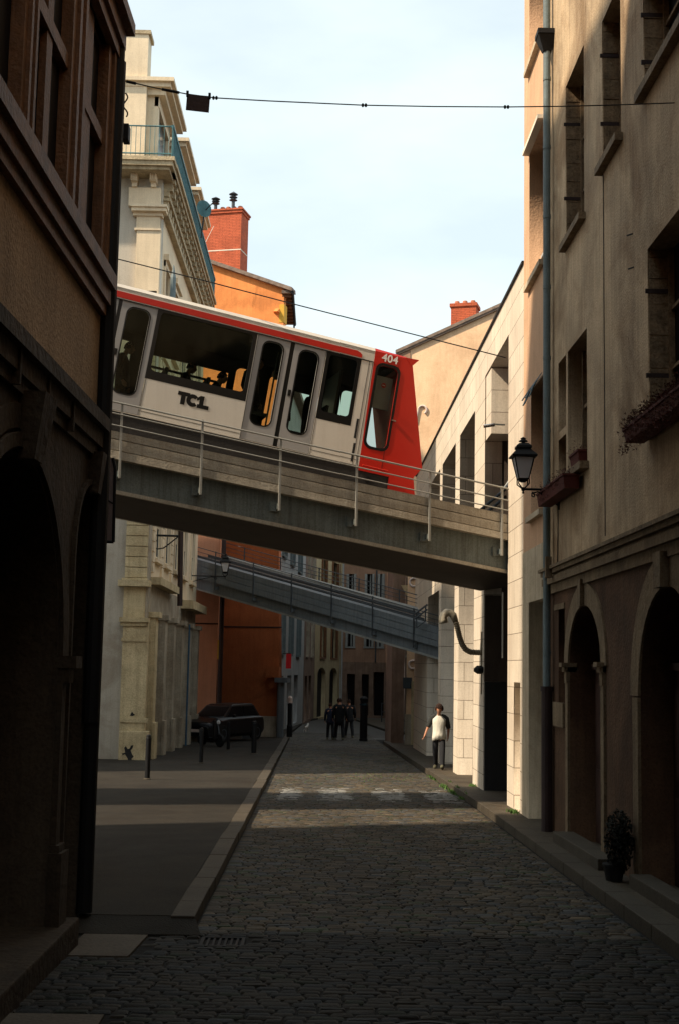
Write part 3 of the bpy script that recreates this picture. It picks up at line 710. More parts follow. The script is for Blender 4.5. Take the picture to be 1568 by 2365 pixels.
# flower boxes, each a thing
def flower_box(fr, a0, a1_, z0, name, label, cat, dep=.22, h=.17, leafs=260, droop=.12, mt='pot_red', lmat='leaf_red', c0=.10):
    t = thing(name, fr.P((a0 + a1_) / 2, z0, c0), label, cat)
    b = MB(); P = fr.P
    b.hexa([P(a0 + .02, z0, c0), P(a1_ - .02, z0, c0), P(a1_ - .02, z0, c0 + dep - .02), P(a0 + .02, z0, c0 + dep - .02), P(a0, z0 + h, c0 - .0), P(a1_, z0 + h, c0), P(a1_, z0 + h, c0 + dep), P(a0, z0 + h, c0 + dep)])
    fr.box(b, a0 - .015, a1_ + .015, z0 + h, z0 + h + .03, c0 - .01, c0 + dep + .015)
    b.build('box', mt, t)
    if leafs:
        b = MB()
        for _ in range(leafs):
            a = random.uniform(a0 - .03, a1_ + .03); c = random.uniform(c0 + .02, c0 + dep + .06); z = z0 + h + random.uniform(-droop if c > c0 + dep - .02 else 0.03, .13)
            q = Vector((random.gauss(0, 1), random.gauss(0, 1), random.gauss(0, 1))).normalized() * random.uniform(.02, .05); r_ = q.cross(Vector((random.random(), random.random(), 1))).normalized() * .016
            c_ = fr.P(a, z, c); b.add([c_ - r_, c_ + q * .5, c_ + r_, c_ + q], [(0, 1, 3), (1, 2, 3)])
        b.build('foliage', lmat, t)
    return t
z5 = W5[2]
flower_box(WR, W5[0] + .02, W5[0] + .62, z5 - .0, 'flower_box', 'small red planter on the near end of the mullioned window sill above the lantern arm', 'flower box', dep=.18, h=.15, leafs=50, c0=-.06)
pA, pB = WR.px(1268, 1165, .2), WR.px(1345, 1120, .2)
flower_box(WR, W5[0] + .25, W5[1] + .30, z5 - .32, 'flower_box', 'dark red flower box hung below the mullioned window beside the drainpipe', 'flower box', leafs=420, droop=.16, c0=.06)
p = WR.px(1470, 1010, .2); q = W4[2]
flower_box(WR, 10.5, W4[1] + .05, q - .16, 'flower_box', 'long overgrown red flower box under the window at the right edge', 'flower box', leafs=4200, droop=.26, dep=.22, h=.13, c0=.05)
# potted shrub by the doors
pt = thing('potted_shrub', (3.3, 14.75, gz(14.75) + .12), 'dark bushy shrub in a pot between the two arched doors on the right', 'plant')
b = MB(); b.lathe((3.3, 14.75, gz(14.75) + .12), [(.09, 0), (.12, .16), (.13, .16), (.13, .19), (.1, .19)], 14); b.build('pot', 'rubber', pt)
b = MB()
for _ in range(2600):
    th, ph = random.uniform(0, 6.28), random.uniform(-1, 1); r_ = random.random() ** .5
    c_ = Vector((3.36 + .16 * r_ * math.cos(th) * math.sqrt(1 - ph * ph), 14.75 + .25 * r_ * math.sin(th) * math.sqrt(1 - ph * ph), gz(14.75) + .55 + .36 * ph * r_))
    q = Vector((random.gauss(0, 1), random.gauss(0, 1), random.gauss(0, 1))).normalized() * .045; r2 = q.cross(Vector((0, 0, 1))).normalized() * .014
    b.add([c_ - r2, c_ + q * .5, c_ + r2, c_ - q * .5], [(0, 1, 2, 3)])
b.build('foliage', 'leaf_dark', pt)

# ================================================================ PINK BUILDING BEHIND THE DRAINPIPE
WP = Fr((3.5, 0, 0), (0, 1, 0), (-1, 0, 0))
pb = thing('pink_building', (3.5, 21.4, gz(21.4)), 'narrow tall salmon-pink house between the drainpipe and the white stone wall', 'building')
ym = YR + .003
def pwin(u_far, vb, vt):   # far jamb at u_far; runs to near the pipe
    f_ = WP.px(u_far, vb)[0]; n_ = max(ym + .15, WP.px(1262, vb)[0]); return (ym + .18, f_, WP.px(u_far, vb)[1], WP.px(u_far, vt)[1])
PW = [pwin(1221, 662, 360), pwin(1221, 165, -120), pwin(1225, 1196, 905)]
PD = (ym + .12, WP.px(1222, 1500)[0], -1.0, WP.px(1222, 1392)[1])
print('PW', PW, PD)
YF = WP.px(1208, 1000)[0]; print('pink far', YF)
zb = WP.px(1210, 1277)[1]
WP.panel('wall', 'pink_plaster', pb, rect(ym, YF, zb, 16.5), [rect(*x) for x in PW], -.30, 0)
WP.panel('stone_base', 'pink_base', pb, rect(ym, YF, -1.5, zb - .003), [rect(*PD)], -.30, .015)
b = MB(); WP.box(b, ym, YF, -1.4, 16.4, -6, -.31); b.build('wall_core', 'pink_plaster', pb)
for wn in PW:
    b = MB(); WP.box(b, wn[0] - .08, wn[1] + .08, wn[2] - .09, wn[2], -.25, .09); b.build('sill', 'pink_base', pb)
    b = MB(); WP.box(b, wn[0], wn[1], wn[2], wn[3], -.30, -.26); pn = b.build('window', 'dark_pane', pb)
    b = MB(); WP.box(b, wn[0], wn[1], wn[2] + .5, wn[2] + .55, -.26, -.2); WP.box(b, wn[1] - .5, wn[1] - .42, wn[2], wn[3], -.26, -.18); b.build('window_frame', 'white_facade', pn)
b = MB(); wn = PW[0]; WP.box(b, wn[0] - .1, wn[1] + .04, wn[3] + .0, wn[3] + .07, 0, .12); b.build('hood', 'white_cap', pb)
b = MB(); WP.box(b, PD[0], PD[1], -.6, PD[3], -.29, -.22); b.build('door', 'shutter_grey', pb)
aw = thing('awning', WP.P(PW[2][1], PW[2][3], 0), 'ragged blue-grey awning over the first floor window beside the drainpipe', 'awning')
b = MB(); wn = PW[2]
for k in range(10):
    q0 = wn[0] + (wn[1] - wn[0]) * k / 10; q1 = q0 + (wn[1] - wn[0]) / 10 * .97; dz = random.uniform(.18, .30)
    b.hexa([WP.P(q0, wn[3] - dz, .16), WP.P(q1, wn[3] - dz + .02, .16), WP.P(q1, wn[3] - dz + .02, .172), WP.P(q0, wn[3] - dz, .172), WP.P(q0, wn[3] + .05, .02), WP.P(q1, wn[3] + .05, .02), WP.P(q1, wn[3] + .05, .03), WP.P(q0, wn[3] + .05, .03)])
b.build('canvas', 'awning', aw)

# ================================================================ WHITE STONE BUILDING
sb = thing('stone_viaduct_building', (3.5, 30, gz(30)), 'modern pale ashlar building with tall rectangular openings that the railway enters', 'building')
Y0, Y1 = YF + .003, 49.0
ZT = WP.px(1205, 570)[1]; ZT2 = WP.px(1039, 914)[1]; print('stone top', ZT, ZT2)
ZT = 9.42
O1 = (24.5, 28.1, -1.2, 8.6); O2 = (30.0, 33.3, -1.2, 8.2); O3 = (34.4, 38.2, -1.2, 8.2); O4a = (39.0, 43.0, -1.3, 4.5); O4b = (39.0, 42.6, 5.3, 8.2)
NI = (WP.px(1200, 1700)[0], WP.px(1185.5, 1700)[0], gz(23) + .14, WP.px(1192, 1576)[1])
WP.panel('wall', 'white_stone', sb, rect(Y0, Y1, -1.6, ZT), [rect(*x) for x in (O1, O2, O3, O4a, O4b)] + [rect(*NI)], -.38, 0)
b = MB(); WP.box(b, NI[0], NI[1], NI[2], NI[3], -.378, -.16); b.build('niche', 'white_stone', sb)
b = MB(); WP.box(b, Y0, Y1 + .03, ZT, ZT + .05, -.6, .04); b.build('coping', 'black_iron', sb)
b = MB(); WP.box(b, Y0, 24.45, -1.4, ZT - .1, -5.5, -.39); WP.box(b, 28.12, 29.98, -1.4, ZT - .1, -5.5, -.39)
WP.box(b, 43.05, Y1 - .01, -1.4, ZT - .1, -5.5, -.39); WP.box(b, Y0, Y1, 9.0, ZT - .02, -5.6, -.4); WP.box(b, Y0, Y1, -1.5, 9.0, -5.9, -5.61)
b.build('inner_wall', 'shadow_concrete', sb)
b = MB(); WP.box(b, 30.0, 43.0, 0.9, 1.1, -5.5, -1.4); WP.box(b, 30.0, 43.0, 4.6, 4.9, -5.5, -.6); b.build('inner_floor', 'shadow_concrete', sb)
b = MB(); WP.box(b, 24.52, 28.0, -1.2, 3.4, -5.5, -1.4); WP.box(b, 28.0, 28.095, 1.9, 3.75, -5.5, -.012); b.build('abutment', 'shadow_concrete', sb)  # thin slab darkens the pier reveal to stand for its shade
b = MB(); WP.box(b, 28.02, 28.095, -1.2, 1.897, -5.5, -.02); b.build('doorway_shade', 'paint_black', sb)  # black panel over the lower pier face, standing for the shade in the doorway
# the pier block, tilting panel and camera in the first opening
b = MB(); WP.box(b, 27.2, 28.09, 7.15, 8.58, -.75, -.02); b.build('pier_head', 'white_stone', sb)
p0 = WP.px(1150, 1000)[0]
b = MB(); z0 = 6.0
P = WP.P
b.hexa([P(25.6, 5.75, -.1), P(26.6, 5.75, -.1), P(26.6, 5.80, -.15), P(25.6, 5.80, -.15), P(25.6, 6.75, -.75), P(26.6, 6.75, -.75), P(26.6, 6.8, -.8), P(25.6, 6.8, -.8)])
b.hexa([P(25.6, 6.85, -.35), P(26.6, 6.85, -.35), P(26.6, 6.9, -.4), P(25.6, 6.9, -.4), P(25.6, 7.7, -.85), P(26.6, 7.7, -.85), P(26.6, 7.75, -.9), P(25.6, 7.75, -.9)])
tag(b.build('tilted_shutter', 'shutter_grey'), 'grey tilted shutter panels hanging in the first opening of the stone wall, above the railway', 'shutter')
sc = thing('security_camera', P(26.2, 6.2, .0), 'small camera on a bracket on the stone pier above the bridge', 'camera')
b = MB(); q = atX(1130, 985, 3.42); b.tube([q + Vector((-.13, 0, .0)), q + Vector((.1, 0, .04))], .035, 10); b.build('camera_body', 'chrome', sc)
b = MB(); b.tube([q + Vector((.1, 0, .05)), q + Vector((.35, .3, .1))], .02, 6); b.build('camera_bracket', 'galvanised', sc)
b = MB(); q1, q2 = atX(1160, 1368, 3.45), atX(1157, 1520, 3.45); b.tube([q1, Vector((q1.x, q1.y, q2.z))], .02, 6); b.build('conduit', 'galvanised', sb)
# little black lamp and corrugated duct with its swan-neck on pier two
dt = thing('corrugated_duct', P(28.3, 2.45, 0), 'bent corrugated duct with a swan-neck hood sticking out of the stone wall under the bridge', 'duct')
def pY(u, v, Y): return atY(u, v, Y)
path = [pY(1114, 1507, 28.4), pY(1100, 1507, 28.4), pY(1085, 1506, 28.4), pY(1074, 1500, 28.4), pY(1066, 1488, 28.4), pY(1060, 1470, 28.4), pY(1054, 1445, 28.4), pY(1050, 1432, 28.4)]
# resample for the bellows
pp = []
for i in range(len(path) - 1):
    n_ = max(2, int((path[i + 1] - path[i]).length / .016))
    for k in range(n_): pp.append(path[i].lerp(path[i + 1], k / n_))
pp.append(path[-1])
b = MB(); b.tube(pp, [.058 if i % 3 else .066 for i in range(len(pp))], 12); b.build('bellows', 'duct_dark', dt, smooth=False)
b = MB(); neck = [pY(u, v, 28.4) for u, v in ((1050, 1433), (1046, 1422), (1039, 1415), (1030, 1415), (1024, 1421), (1022, 1431), (1024, 1440))]
b.tube(neck, [.07, .08, .085, .09, .09, .095, .10], 14); b.build('swan_neck', 'duct', dt, smooth=True)
b = MB(); q = pY(1111, 1507, 28.4); b.box(q.x - .01, 3.5, q.y - .05, q.y + .05, q.z - .9, q.z + .45); b.build('wall_rail', 'duct_dark', dt)
b = MB(); q = pY(1112, 1546, 28.2); b.lathe((q.x - .06, q.y, q.z - .1), [(.04, 0), (.12, .05), (.12, .12), (.05, .18)], 10); b.box(q.x, 3.5, q.y - .03, q.y + .03, q.z - .03, q.z + .03)
tag(b.build('wall_spotlight', 'black_iron'), 'small black spotlight on the corner of the stone pier under the bridge', 'lamp')
# ================================================================ RAILWAY BRIDGES
def line(fr, p, q, c=0.0):
    a, z = fr.px(*p, c); a2, z2 = fr.px(*q, c); k = (z2 - z) / (a2 - a)
    return lambda t: z + (t - a) * k
def bridge(fr, label, ln, posts, aR, aL, width, mats, group, far_posts=True):
    mg, mc, mt_top, mr = mats
    t = thing('railway_bridge', fr.P(0, 2.0), label, 'bridge', group)
    f = {k: line(fr, *v) for k, v in ln.items()}
    S_ = fr.sbox
    b = MB(); S_(b, aR, aL, f['bot'], f['lip'], -width + .04, -.04); b.build('girder', mg, t)
    b = MB(); S_(b, aR, aL, lambda a: f['bot'](a) - .004, f['bot'], -width + .101, -.101); b.build('soffit_shade', 'soffit_shade', t)  # thin dark sheet stands for the shade under the bridge
    b = MB(); S_(b, aR, aL, lambda a: f['bot'](a) - .012, lambda a: f['bot'](a) + .05, -.10, .0); S_(b, aR, aL, lambda a: f['bot'](a) - .012, lambda a: f['bot'](a) + .05, -width, -width + .1)
    b.split('edge_flange', mt_top, t)
    for near in (1, 0):
        b = MB()
        def cc(x): return x if near else -width - x
        def seg(lo, hi, c1): 
            c0 = -.38; lo_, hi_ = min(cc(c0), cc(c1)), max(cc(c0), cc(c1)); S_(b, aR, aL, lo, hi, lo_, hi_)
        g = .012
        seg(f['g1'], f['curb'], .10); seg(lambda a: f['g1'](a) - .018, f['g1'], .06)
        seg(f['g2'], lambda a: f['g1'](a) - .018, .11); seg(lambda a: f['g2'](a) - .018, f['g2'], .07)
        seg(f['lip'], lambda a: f['g2'](a) - .018, .13)
        b.build('parapet', mc if near else mt_top, t)
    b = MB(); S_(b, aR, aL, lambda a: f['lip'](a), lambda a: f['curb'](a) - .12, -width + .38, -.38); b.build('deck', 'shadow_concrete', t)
    for cr in (-width / 2 - .5, -width / 2 + .5):
        b = MB(); S_(b, aR, aL, lambda a: f['curb'](a) - .12, lambda a: f['curb'](a) - .0, cr - .035, cr + .035); b.build('rail', 'rail_dark', t)
    for near in (1, 0):
        off = 0 if near else -width
        s = 1 if near else -1
        for k in ('r1', 'r2', 'r3'):
            b = MB(); cx = off + s * .165
            b.tube([fr.P(aR + (.25 if near else .0), f[k](aR + (.25 if near else 0)), cx), fr.P(aL, f[k](aL), cx)], .017 if k == 'r1' else .012, 8); b.build('handrail', mr, t)
        for a in posts:
            b = MB(); base = f['post'](a) if near else f['curb'](a) - .2
            fr.box(b, a - .019, a + .019, base, f['r1'](a) + .03, off + s * .145 - .018, off + s * .145 + .018)
            ps = b.build('railing_post', mr, t)
            if near:
                b = MB(); fr.box(b, a - .02, a + .13, base + .0, base + .17, -.04, .01); fr.box(b, a - .03, a + .03, base + .03, base + .13, .01, .13)
                b.build('base_plate', mg, ps)
    return t, f
B1 = Fr((3.5, 24.6, 0), (-6.97, -2.0, 0), (0.2758, -0.9612, 0))
ln1 = dict(r1=((280, 936), (1158, 1130)), r2=((280, 962), (1158, 1157)), r3=((280, 989), (1158, 1180)), curb=((280, 1001), (1158, 1188)),
           g1=((280, 1018), (1158, 1208)), g2=((280, 1044), (1158, 1230)), lip=((280, 1065), (1158, 1247)), bot=((268, 1138), (1158, 1320)), post=((280, 1108), (1158, 1286)))
posts1 = [B1.px(u, 1050, .15)[0] for u in (1159, 993, 824, 649, 467, 279)]
st = posts1[-1] - posts1[-2]; posts1 += [posts1[-1] + st * k for k in range(1, 8)]
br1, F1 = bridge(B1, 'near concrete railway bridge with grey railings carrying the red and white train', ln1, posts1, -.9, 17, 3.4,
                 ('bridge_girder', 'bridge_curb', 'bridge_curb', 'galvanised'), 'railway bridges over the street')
B2 = Fr((3.5, 42.9, 0), (-8.52, 10.3, 0), (-10.3, -8.52, 0))
ln2 = dict(r1=((457, 1262), (985, 1413)), r2=((457, 1272), (985, 1423)), r3=((457, 1281), (985, 1433)), curb=((457, 1291), (985, 1441)),
           g1=((457, 1304), (985, 1455)), g2=((457, 1318), (985, 1471)), lip=((457, 1333), (985, 1486)), bot=((457, 1362), (985, 1515)), post=((457, 1350), (985, 1503)))
posts2 = [B2.px(u, 1400, .15)[0] for u in (954.6, 859, 765, 672.7, 583.7, 495.5)]
st = posts2[-1] - posts2[-2]; posts2 += [posts2[-1] + st * k for k in range(1, 4)]
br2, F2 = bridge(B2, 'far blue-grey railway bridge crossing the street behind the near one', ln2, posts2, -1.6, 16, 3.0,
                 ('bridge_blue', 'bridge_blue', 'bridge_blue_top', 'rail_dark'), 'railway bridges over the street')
# stair handrails where the tracks enter the stone building
for (u1, v1, u2, v2, Y, lab) in ((1108, 1178, 1168, 1128, 26.3, 'dark sloping stair rail where the near bridge enters the stone wall'), (957, 1418, 986, 1396, 42.6, 'dark sloping stair rail where the far bridge meets the stone wall')):
    b = MB(); p, q = atY(u1, v1, Y), atY(u2, v2, Y)
    b.tube([p, q], .03, 8); dz = Vector((0, 0, -.16)); b.tube([p + dz, q + dz], .03, 8)
    for k in (.15, .85): m_ = p.lerp(q, k); b.tube([m_, m_ + Vector((0, 0, -.5))], .025, 6)
    b.tube([p.lerp(q, .15) + Vector((0, 0, -.5)), p.lerp(q, .85) + Vector((0, 0, -.5))], .02, 6)
    tag(b.build('stair_rail', 'rail_dark'), lab, 'handrail')

# ================================================================ FUNICULAR CAR
CT = -.58
pa, pz = B1.px(272, 661, CT); qa, qz = B1.px(866, 811, CT)
Pp, Qq = B1.P(pa, pz, CT), B1.P(qa, qz, CT)
TA = (Qq - Pp).normalized(); TB = B1.N.cross(TA).normalized()
if TB.z < 0: TB = -TB
FT = Fr(Pp, TA, B1.N, TB)
T = lambda u, v, c=0.0: FT.px(u, v, c)
WID = 2.45
tr = thing('funicular_car', FT.P(4, -2.6), 'red and white funicular train car descending the near bridge', 'train')
tL = -9.0
t_red, _ = T(866, 811)
nb = (T(324, 958)[1] + T(795, 1072)[1]) / 2                     # lower edge of the body
print('train n bottom', T(324, 958), T(795, 1072), T(604, 970), T(632, 781))
tr_ = T(826, 1082)[0]; t_rt = t_red
def q4(tl, tr_, br, bl): return [T(*bl), T(*br), T(*tr_), T(*tl)]
def qrect(pts):            # nearest rectangle in the car's own axes
    ts, ns = [p[0] for p in pts], [p[1] for p in pts]
    return ((ts[0] + ts[3]) / 2, (ts[1] + ts[2]) / 2, (ns[0] + ns[1]) / 2, (ns[2] + ns[3]) / 2)
gW1 = q4((365, 712), (598, 771), (566, 926), (338, 874)); gW2 = q4((754.4, 808), (834, 828.6), (809, 983), (731, 966))
lA = q4((283, 690), (365, 708), (321, 962), (238, 943)); lB = q4((601, 771), (672, 789.5), (631.5, 1034), (553.8, 1014)); lC = q4((680, 794.6), (753, 810), (714, 1051), (643, 1036))
rW1, rW2, rA, rB, rC = [qrect(x) for x in (gW1, gW2, lA, lB, lC)]
print('rects', rW1, rW2, rA, rB, rC)
ntop = (rA[3] + rB[3] + rC[3]) / 3; nsh = (rA[2] + rB[2] + rC[2]) / 3
rA, rB, rC = [(x[0], x[1], nsh, ntop) for x in (rA, rB, rC)]
wtop = (rW1[3] + rW2[3]) / 2; wbot = (rW1[2] + rW2[2]) / 2
rW1 = (rW1[0], rW1[1], wbot, wtop); rW2 = (rW2[0], rW2[1], wbot, wtop)
lw = rA[1] - rA[0]; rZ = (rA[0] - lw - .07, rA[0] - .07, nsh, ntop)       # the leaf that the building hides
doors = [(rZ, rA), (rB, rC)]
rW0 = (rZ[0] - .1 - (rW1[1] - rW1[0]), rZ[0] - .1, wbot, wtop)
out = [(tL, nb), (T(829, 1080)[0], nb), (t_red, 0.0), (tL, 0.0)]
e = .012
holes = [rect(a[0] - e, b_[1] + e, nb + .01, ntop + e) for a, b_ in doors]
holes += [rect(rW1[0] + .03, rW1[1] - .03, wbot, wtop), rect(*rW2), rect(*rW0)]
# keep the door bays and windows apart
def safe(h, lo, hi): return h
FT.panel('body_side', 'train_white', tr, out, [rrect(h[0][0], h[1][0], h[0][1], h[2][1], .02) for h in holes], -.05, 0)
sd_ = (ntop + 0)
red = [T(*p) for p in ((866, 810), (826, 1085), (897, 1101), (893, 1134), (957, 1146), (954, 1103), (974, 1082), (952, 842), (939, 828))]
cw = [T(895, 847), T(868, 1034)]; cwm = ((cw[0][0] + cw[1][0]) / 2); hw = .205
cwr = rrect(cwm - hw, cwm + hw, cw[1][1], cw[0][1], .12)
cwo = rrect(cwm - hw - .05, cwm + hw + .05, cw[1][1] - .05, cw[0][1] + .05, .15)
FT.panel('cab_side', 'train_red', tr, red, [cwr], -.06, .002)
fo = FT.panel('cab_window_seal', 'train_black', tr, cwo, [cwr], -.01, .012)
FT.panel('cab_glass', 'glass_clear', tr, cwr, [], -.03, -.026)
# far side of the car: same openings, seen through the near windows
fh = [rect(rW1[0] + .15, rW1[0] + 1.75, wbot + .30, wtop - .25), rect(rW1[0] + 1.9, rW1[1] - .1, wbot + .30, wtop - .25), rect(rW2[0] + .05, rW2[1] - .05, wbot + .2, wtop - .3)]
for a, b_ in doors:
    for r_ in (a, b_): fh.append(rrect(r_[0] + .12, r_[1] - .12, nsh + .42, ntop - .08, .12))
fh.append(cwr)
FT.panel('far_side', 'train_inside', tr, [(tL, nb), (T(905, 1101)[0], nb), (T(950, 842)[0], -.0), (tL, 0.0)], fh, -WID, -WID + .05)
# roof, floor, ceiling, front
b = MB()
prof = [(0.0, -.0), (.07, -.05), (.13, -.25), (.16, -.8), (.17, -WID / 2), (.16, -WID + .8), (.13, -WID + .25), (.07, -WID + .05), (0, -WID), (-.06, -WID), (-.06, 0)]
b.loft([[FT.P(t_, n_, c_) for n_, c_ in prof] for t_ in (tL, t_red)]); b.build('roof', 'train_white', tr)
tn = T(939, 828)[0]
b = MB(); b.loft([[FT.P(t_red + .003, n_ , c_) for n_, c_ in prof], [FT.P(tn, n_ - .02, c_) for n_, c_ in prof]]); b.build('cab_roof', 'train_red', tr)
b = MB(); v0, v1, v2 = T(936, 826), T(966, 833), T(950, 846)
b.hexa([FT.P(*v2, .01), FT.P(*v1, .01), FT.P(*v1, -WID), FT.P(*v2, -WID), FT.P(*v0, .01), FT.P(v1[0], v1[1] + .012, .01), FT.P(v1[0], v1[1] + .012, -WID), FT.P(*v0, -WID)])
b.build('visor', 'train_red', tr)
b = MB()
fp = [T(939, 828), T(952, 842), T(974, 1082), T(954, 1103), T(957, 1146)]
for i in range(len(fp) - 1):
    p_, q_ = fp[i], fp[i + 1]
    b.hexa([FT.P(*p_, -.003), FT.P(*q_, -.003), FT.P(*q_, -WID), FT.P(*p_, -WID), FT.P(p_[0] - .05, p_[1], -.003), FT.P(q_[0] - .05, q_[1], -.003), FT.P(q_[0] - .05, q_[1], -WID), FT.P(p_[0] - .05, p_[1], -WID)])
b.build('nose', 'train_red', tr)
b = MB(); p_, q_ = T(953, 862), T(968, 1010)
b.hexa([FT.P(p_[0] + .002, p_[1], -.2), FT.P(q_[0] + .002, q_[1], -.2), FT.P(q_[0] + .002, q_[1], -WID + .2), FT.P(p_[0] + .002, p_[1], -WID + .2),
        FT.P(p_[0] + .01, p_[1], -.2), FT.P(q_[0] + .01, q_[1], -.2), FT.P(q_[0] + .01, q_[1], -WID + .2), FT.P(p_[0] + .01, p_[1], -WID + .2)])
b.build('windscreen', 'train_black', tr)
b = MB(); FT.box(b, tL, T(895, 1101)[0], nb + .03, nb + .10, -WID + .06, -.06); b.build('floor', 'train_inside', tr)
b = MB(); FT.box(b, tL, T(930, 842)[0], -.14, -.09, -WID + .06, -.06); b.build('ceiling', 'train_inside', tr)
b = MB(); FT.box(b, t_red - .25, t_red - .2, nb + .1, -.14, -WID + .06, -1.4); b.build('cab_partition', 'train_grey', tr)
# dark skirt
b = MB()
sk = [(tL, nb - .36), (T(893, 1134)[0], nb - .36 if True else 0), (T(897, 1101)[0], T(897, 1101)[1]), (T(826, 1086)[0], nb - .005), (tL, nb - .005)]
FT.panel('skirt', 'train_skirt', tr, sk, [], -WID + .04, -.02)
b = MB(); h_ = T(849.5, 1109); b.tube([FT.P(h_[0], h_[1], -.02), FT.P(h_[0], h_[1], -.012)], .07, 16); b.build('skirt_hole', 'train_black', tr)
# stripe
s0, s1, s2, s3 = T(835, 812), T(832, 823), T(272, 688), T(272, 671)
nhi, nlo = (s0[1] + s3[1]) / 2, (s1[1] + s2[1]) / 2; te = s0[0]
print('stripe', nhi, nlo)
FT.panel('red_stripe', 'train_stripe', tr, [(tL, nlo), (te + .02, nlo), (te + .015, nlo + .06), (te - .03, nhi - .02), (te - .09, nhi), (tL, nhi)], [], .0, .006)
b = MB(); FT.box(b, tL, t_red, nlo - .035, nlo - .02, 0, .012); b.build('rain_strip', 'train_skirt', tr)
# doors
for a, b_ in doors:
    for i, r_ in enumerate((a, b_)):
        wr = rrect(r_[0] + (.125), r_[1] - .125, nsh + .36, ntop - .10, .13)
        wo = rrect(r_[0] + (.10), r_[1] - .10, nsh + .335, ntop - .075, .15)
        dr = FT.panel('door', 'train_grey', tr, rect(r_[0], r_[1], nb + .02, ntop), [wr], -.05, .004 - .012)
        FT.panel('window_seal', 'train_black', dr, wo, [wr], -.012, -.003)
        FT.panel('window_pane', 'glass', dr, wr, [], -.035, -.03)
    b = MB(); FT.box(b, a[1] + .004, b_[0] - .004, nb + .02, ntop, -.06, -.012); b.build('door_rubber', 'train_black', tr)
    b = MB(); FT.box(b, b_[0] + .02, b_[0] + .075, (nsh + ntop) / 2 + .0, (nsh + ntop) / 2 + .11, -.01, .02); b.build('door_button', 'train_black', tr)
# big windows: black surround, glass, transom
for r_ in (rW1, rW2, rW0):
    g0 = r_[2] + .16
    FT.panel('window_surround', 'train_black', tr, rect(r_[0], r_[1], r_[2], r_[3]), [rrect(r_[0] + .07, r_[1] - .07, g0, r_[3] - .05, .08)], -.03, .003)
    gp_ = FT.panel('window_pane', 'glass', tr, rrect(r_[0] + .07, r_[1] - .07, g0, r_[3] - .05, .08), [], -.03, -.026)
b = MB(); FT.box(b, rW1[0] + .1, rW1[0] + 1.8, wtop - .52, wtop - .48, -WID + .02, -WID + .08); b.build('far_window_bar', 'train_black', tr)
# panel seams
b = MB()
for t_ in (rA[1] + .02, rW1[1] + .02, rC[1] + .02, t_red - .012, rW2[1] + .16): FT.box(b, t_ - .004, t_ + .004, nb + .01, nlo - .04, .0, .0035)
FT.box(b, rW1[0], rW1[1], nb + .10, nb + .106, 0, .0035); FT.box(b, rW2[0], t_red, nb + .10, nb + .106, 0, .0035)
b.split('panel_seam', 'train_skirt', tr)
# slots on the white end: recess shade drawn as flat dark strips
for (p_, q_) in (((824.5, 967), (819, 1012)), ((816.5, 1023), (812, 1066))):
    a_, b_ = T(*p_), T(*q_); b = MB(); m_ = (a_[0] + b_[0]) / 2
    FT.box(b, m_ - .022, m_ + .022, b_[1], a_[1], 0, .004); b.build('slot_shade', 'train_skirt', tr)
b = MB(); h_ = T(909, 951 - 0); h_ = T(1113 * .3374 + 529, 866 * .3374 + 680.1); FT.box(b, h_[0] - .03, h_[0] + .06, h_[1] - .01, h_[1] + .015, 0, .05); b.build('door_handle', 'chrome', tr)
a_, b_ = T(834, 1075), T(893, 1089); b = MB(); b.tube([FT.P(a_[0], a_[1], .05), FT.P(b_[0], b_[1], .05)], .016, 8); b.build('grab_bar', 'train_red', tr)
# seam of the cab door
b = MB(); a_, b_ = T(920, 840), T(893, 1090); FT.box(b, a_[0] - .004, a_[0] + .004, b_[1], a_[1] - .06, .002, .0045); b.build('cab_door_seam', 'train_black', tr)
# number, letters, sign
def text(fr, s, a, b_, size, mt, c, parent, name, off=.03, track=1.0):
    cu = bpy.data.curves.new('tmp', 'FONT'); cu.body = s; cu.size = size; cu.offset = off * size; cu.extrude = .003; cu.align_x = 'CENTER'; cu.align_y = 'CENTER'; cu.space_character = track
    ob = bpy.data.objects.new('tmp', cu); COL.objects.link(ob)
    me = bpy.data.meshes.new_from_object(ob.evaluated_get(bpy.context.evaluated_depsgraph_get()))
    bpy.data.objects.remove(ob); bpy.data.curves.remove(cu); me.name = name
    for vx in me.vertices: x, y, z = vx.co; vx.co = fr.P(a + x, b_ + y, c + z)
    return link(name, me, mt, parent)
p_ = T(899.5, 830); text(FT, '404', p_[0], p_[1] - .0, .21, 'letter_white', .008, tr, 'number_lettering', off=.022, track=1.06)
p_ = T(447.5, 925); hh = .235; x0 = p_[0] - .30; y0 = p_[1] - hh / 2
Tl = [(0, 1), (.95, 1), (.95, .70), (.64, .70), (.64, 0), (.28, 0), (.28, .70), (0, .70)]
FT.panel('letter_t', 'train_black', tr, [(x0 + x * hh, y0 + y * hh) for x, y in Tl], [], 0, .005)
cc = []; 
for i in range(15): t_ = R(42 + i * 276 / 14); cc.append((1.22 + .5 * math.cos(t_), .48 + .5 * math.sin(t_)))
for i in range(15): t_ = R(318 - i * 276 / 14); cc.append((1.25 + .19 * math.cos(t_), .48 + .19 * math.sin(t_)))
FT.panel('letter_c', 'train_black', tr, [(x0 + x * hh, y0 + y * hh) for x, y in cc], [], 0, .0062)
Ll = [(1.55, .78), (1.80, 1.0), (2.10, 1.0), (2.10, .30), (2.55, .30), (2.55, 0), (1.62, 0), (1.62, .30), (1.76, .30), (1.76, .66), (1.55, .56)]
FT.panel('letter_l', 'train_black', tr, [(x0 + x * hh, y0 + y * hh) for x, y in Ll], [], 0, .005)
p_ = T(887, 889); b = MB(); b.tube([FT.P(*p_, -.06), FT.P(*p_, -.054)], .048, 20); ns_ = b.build('no_entry_sign', 'lamp_red', tr)
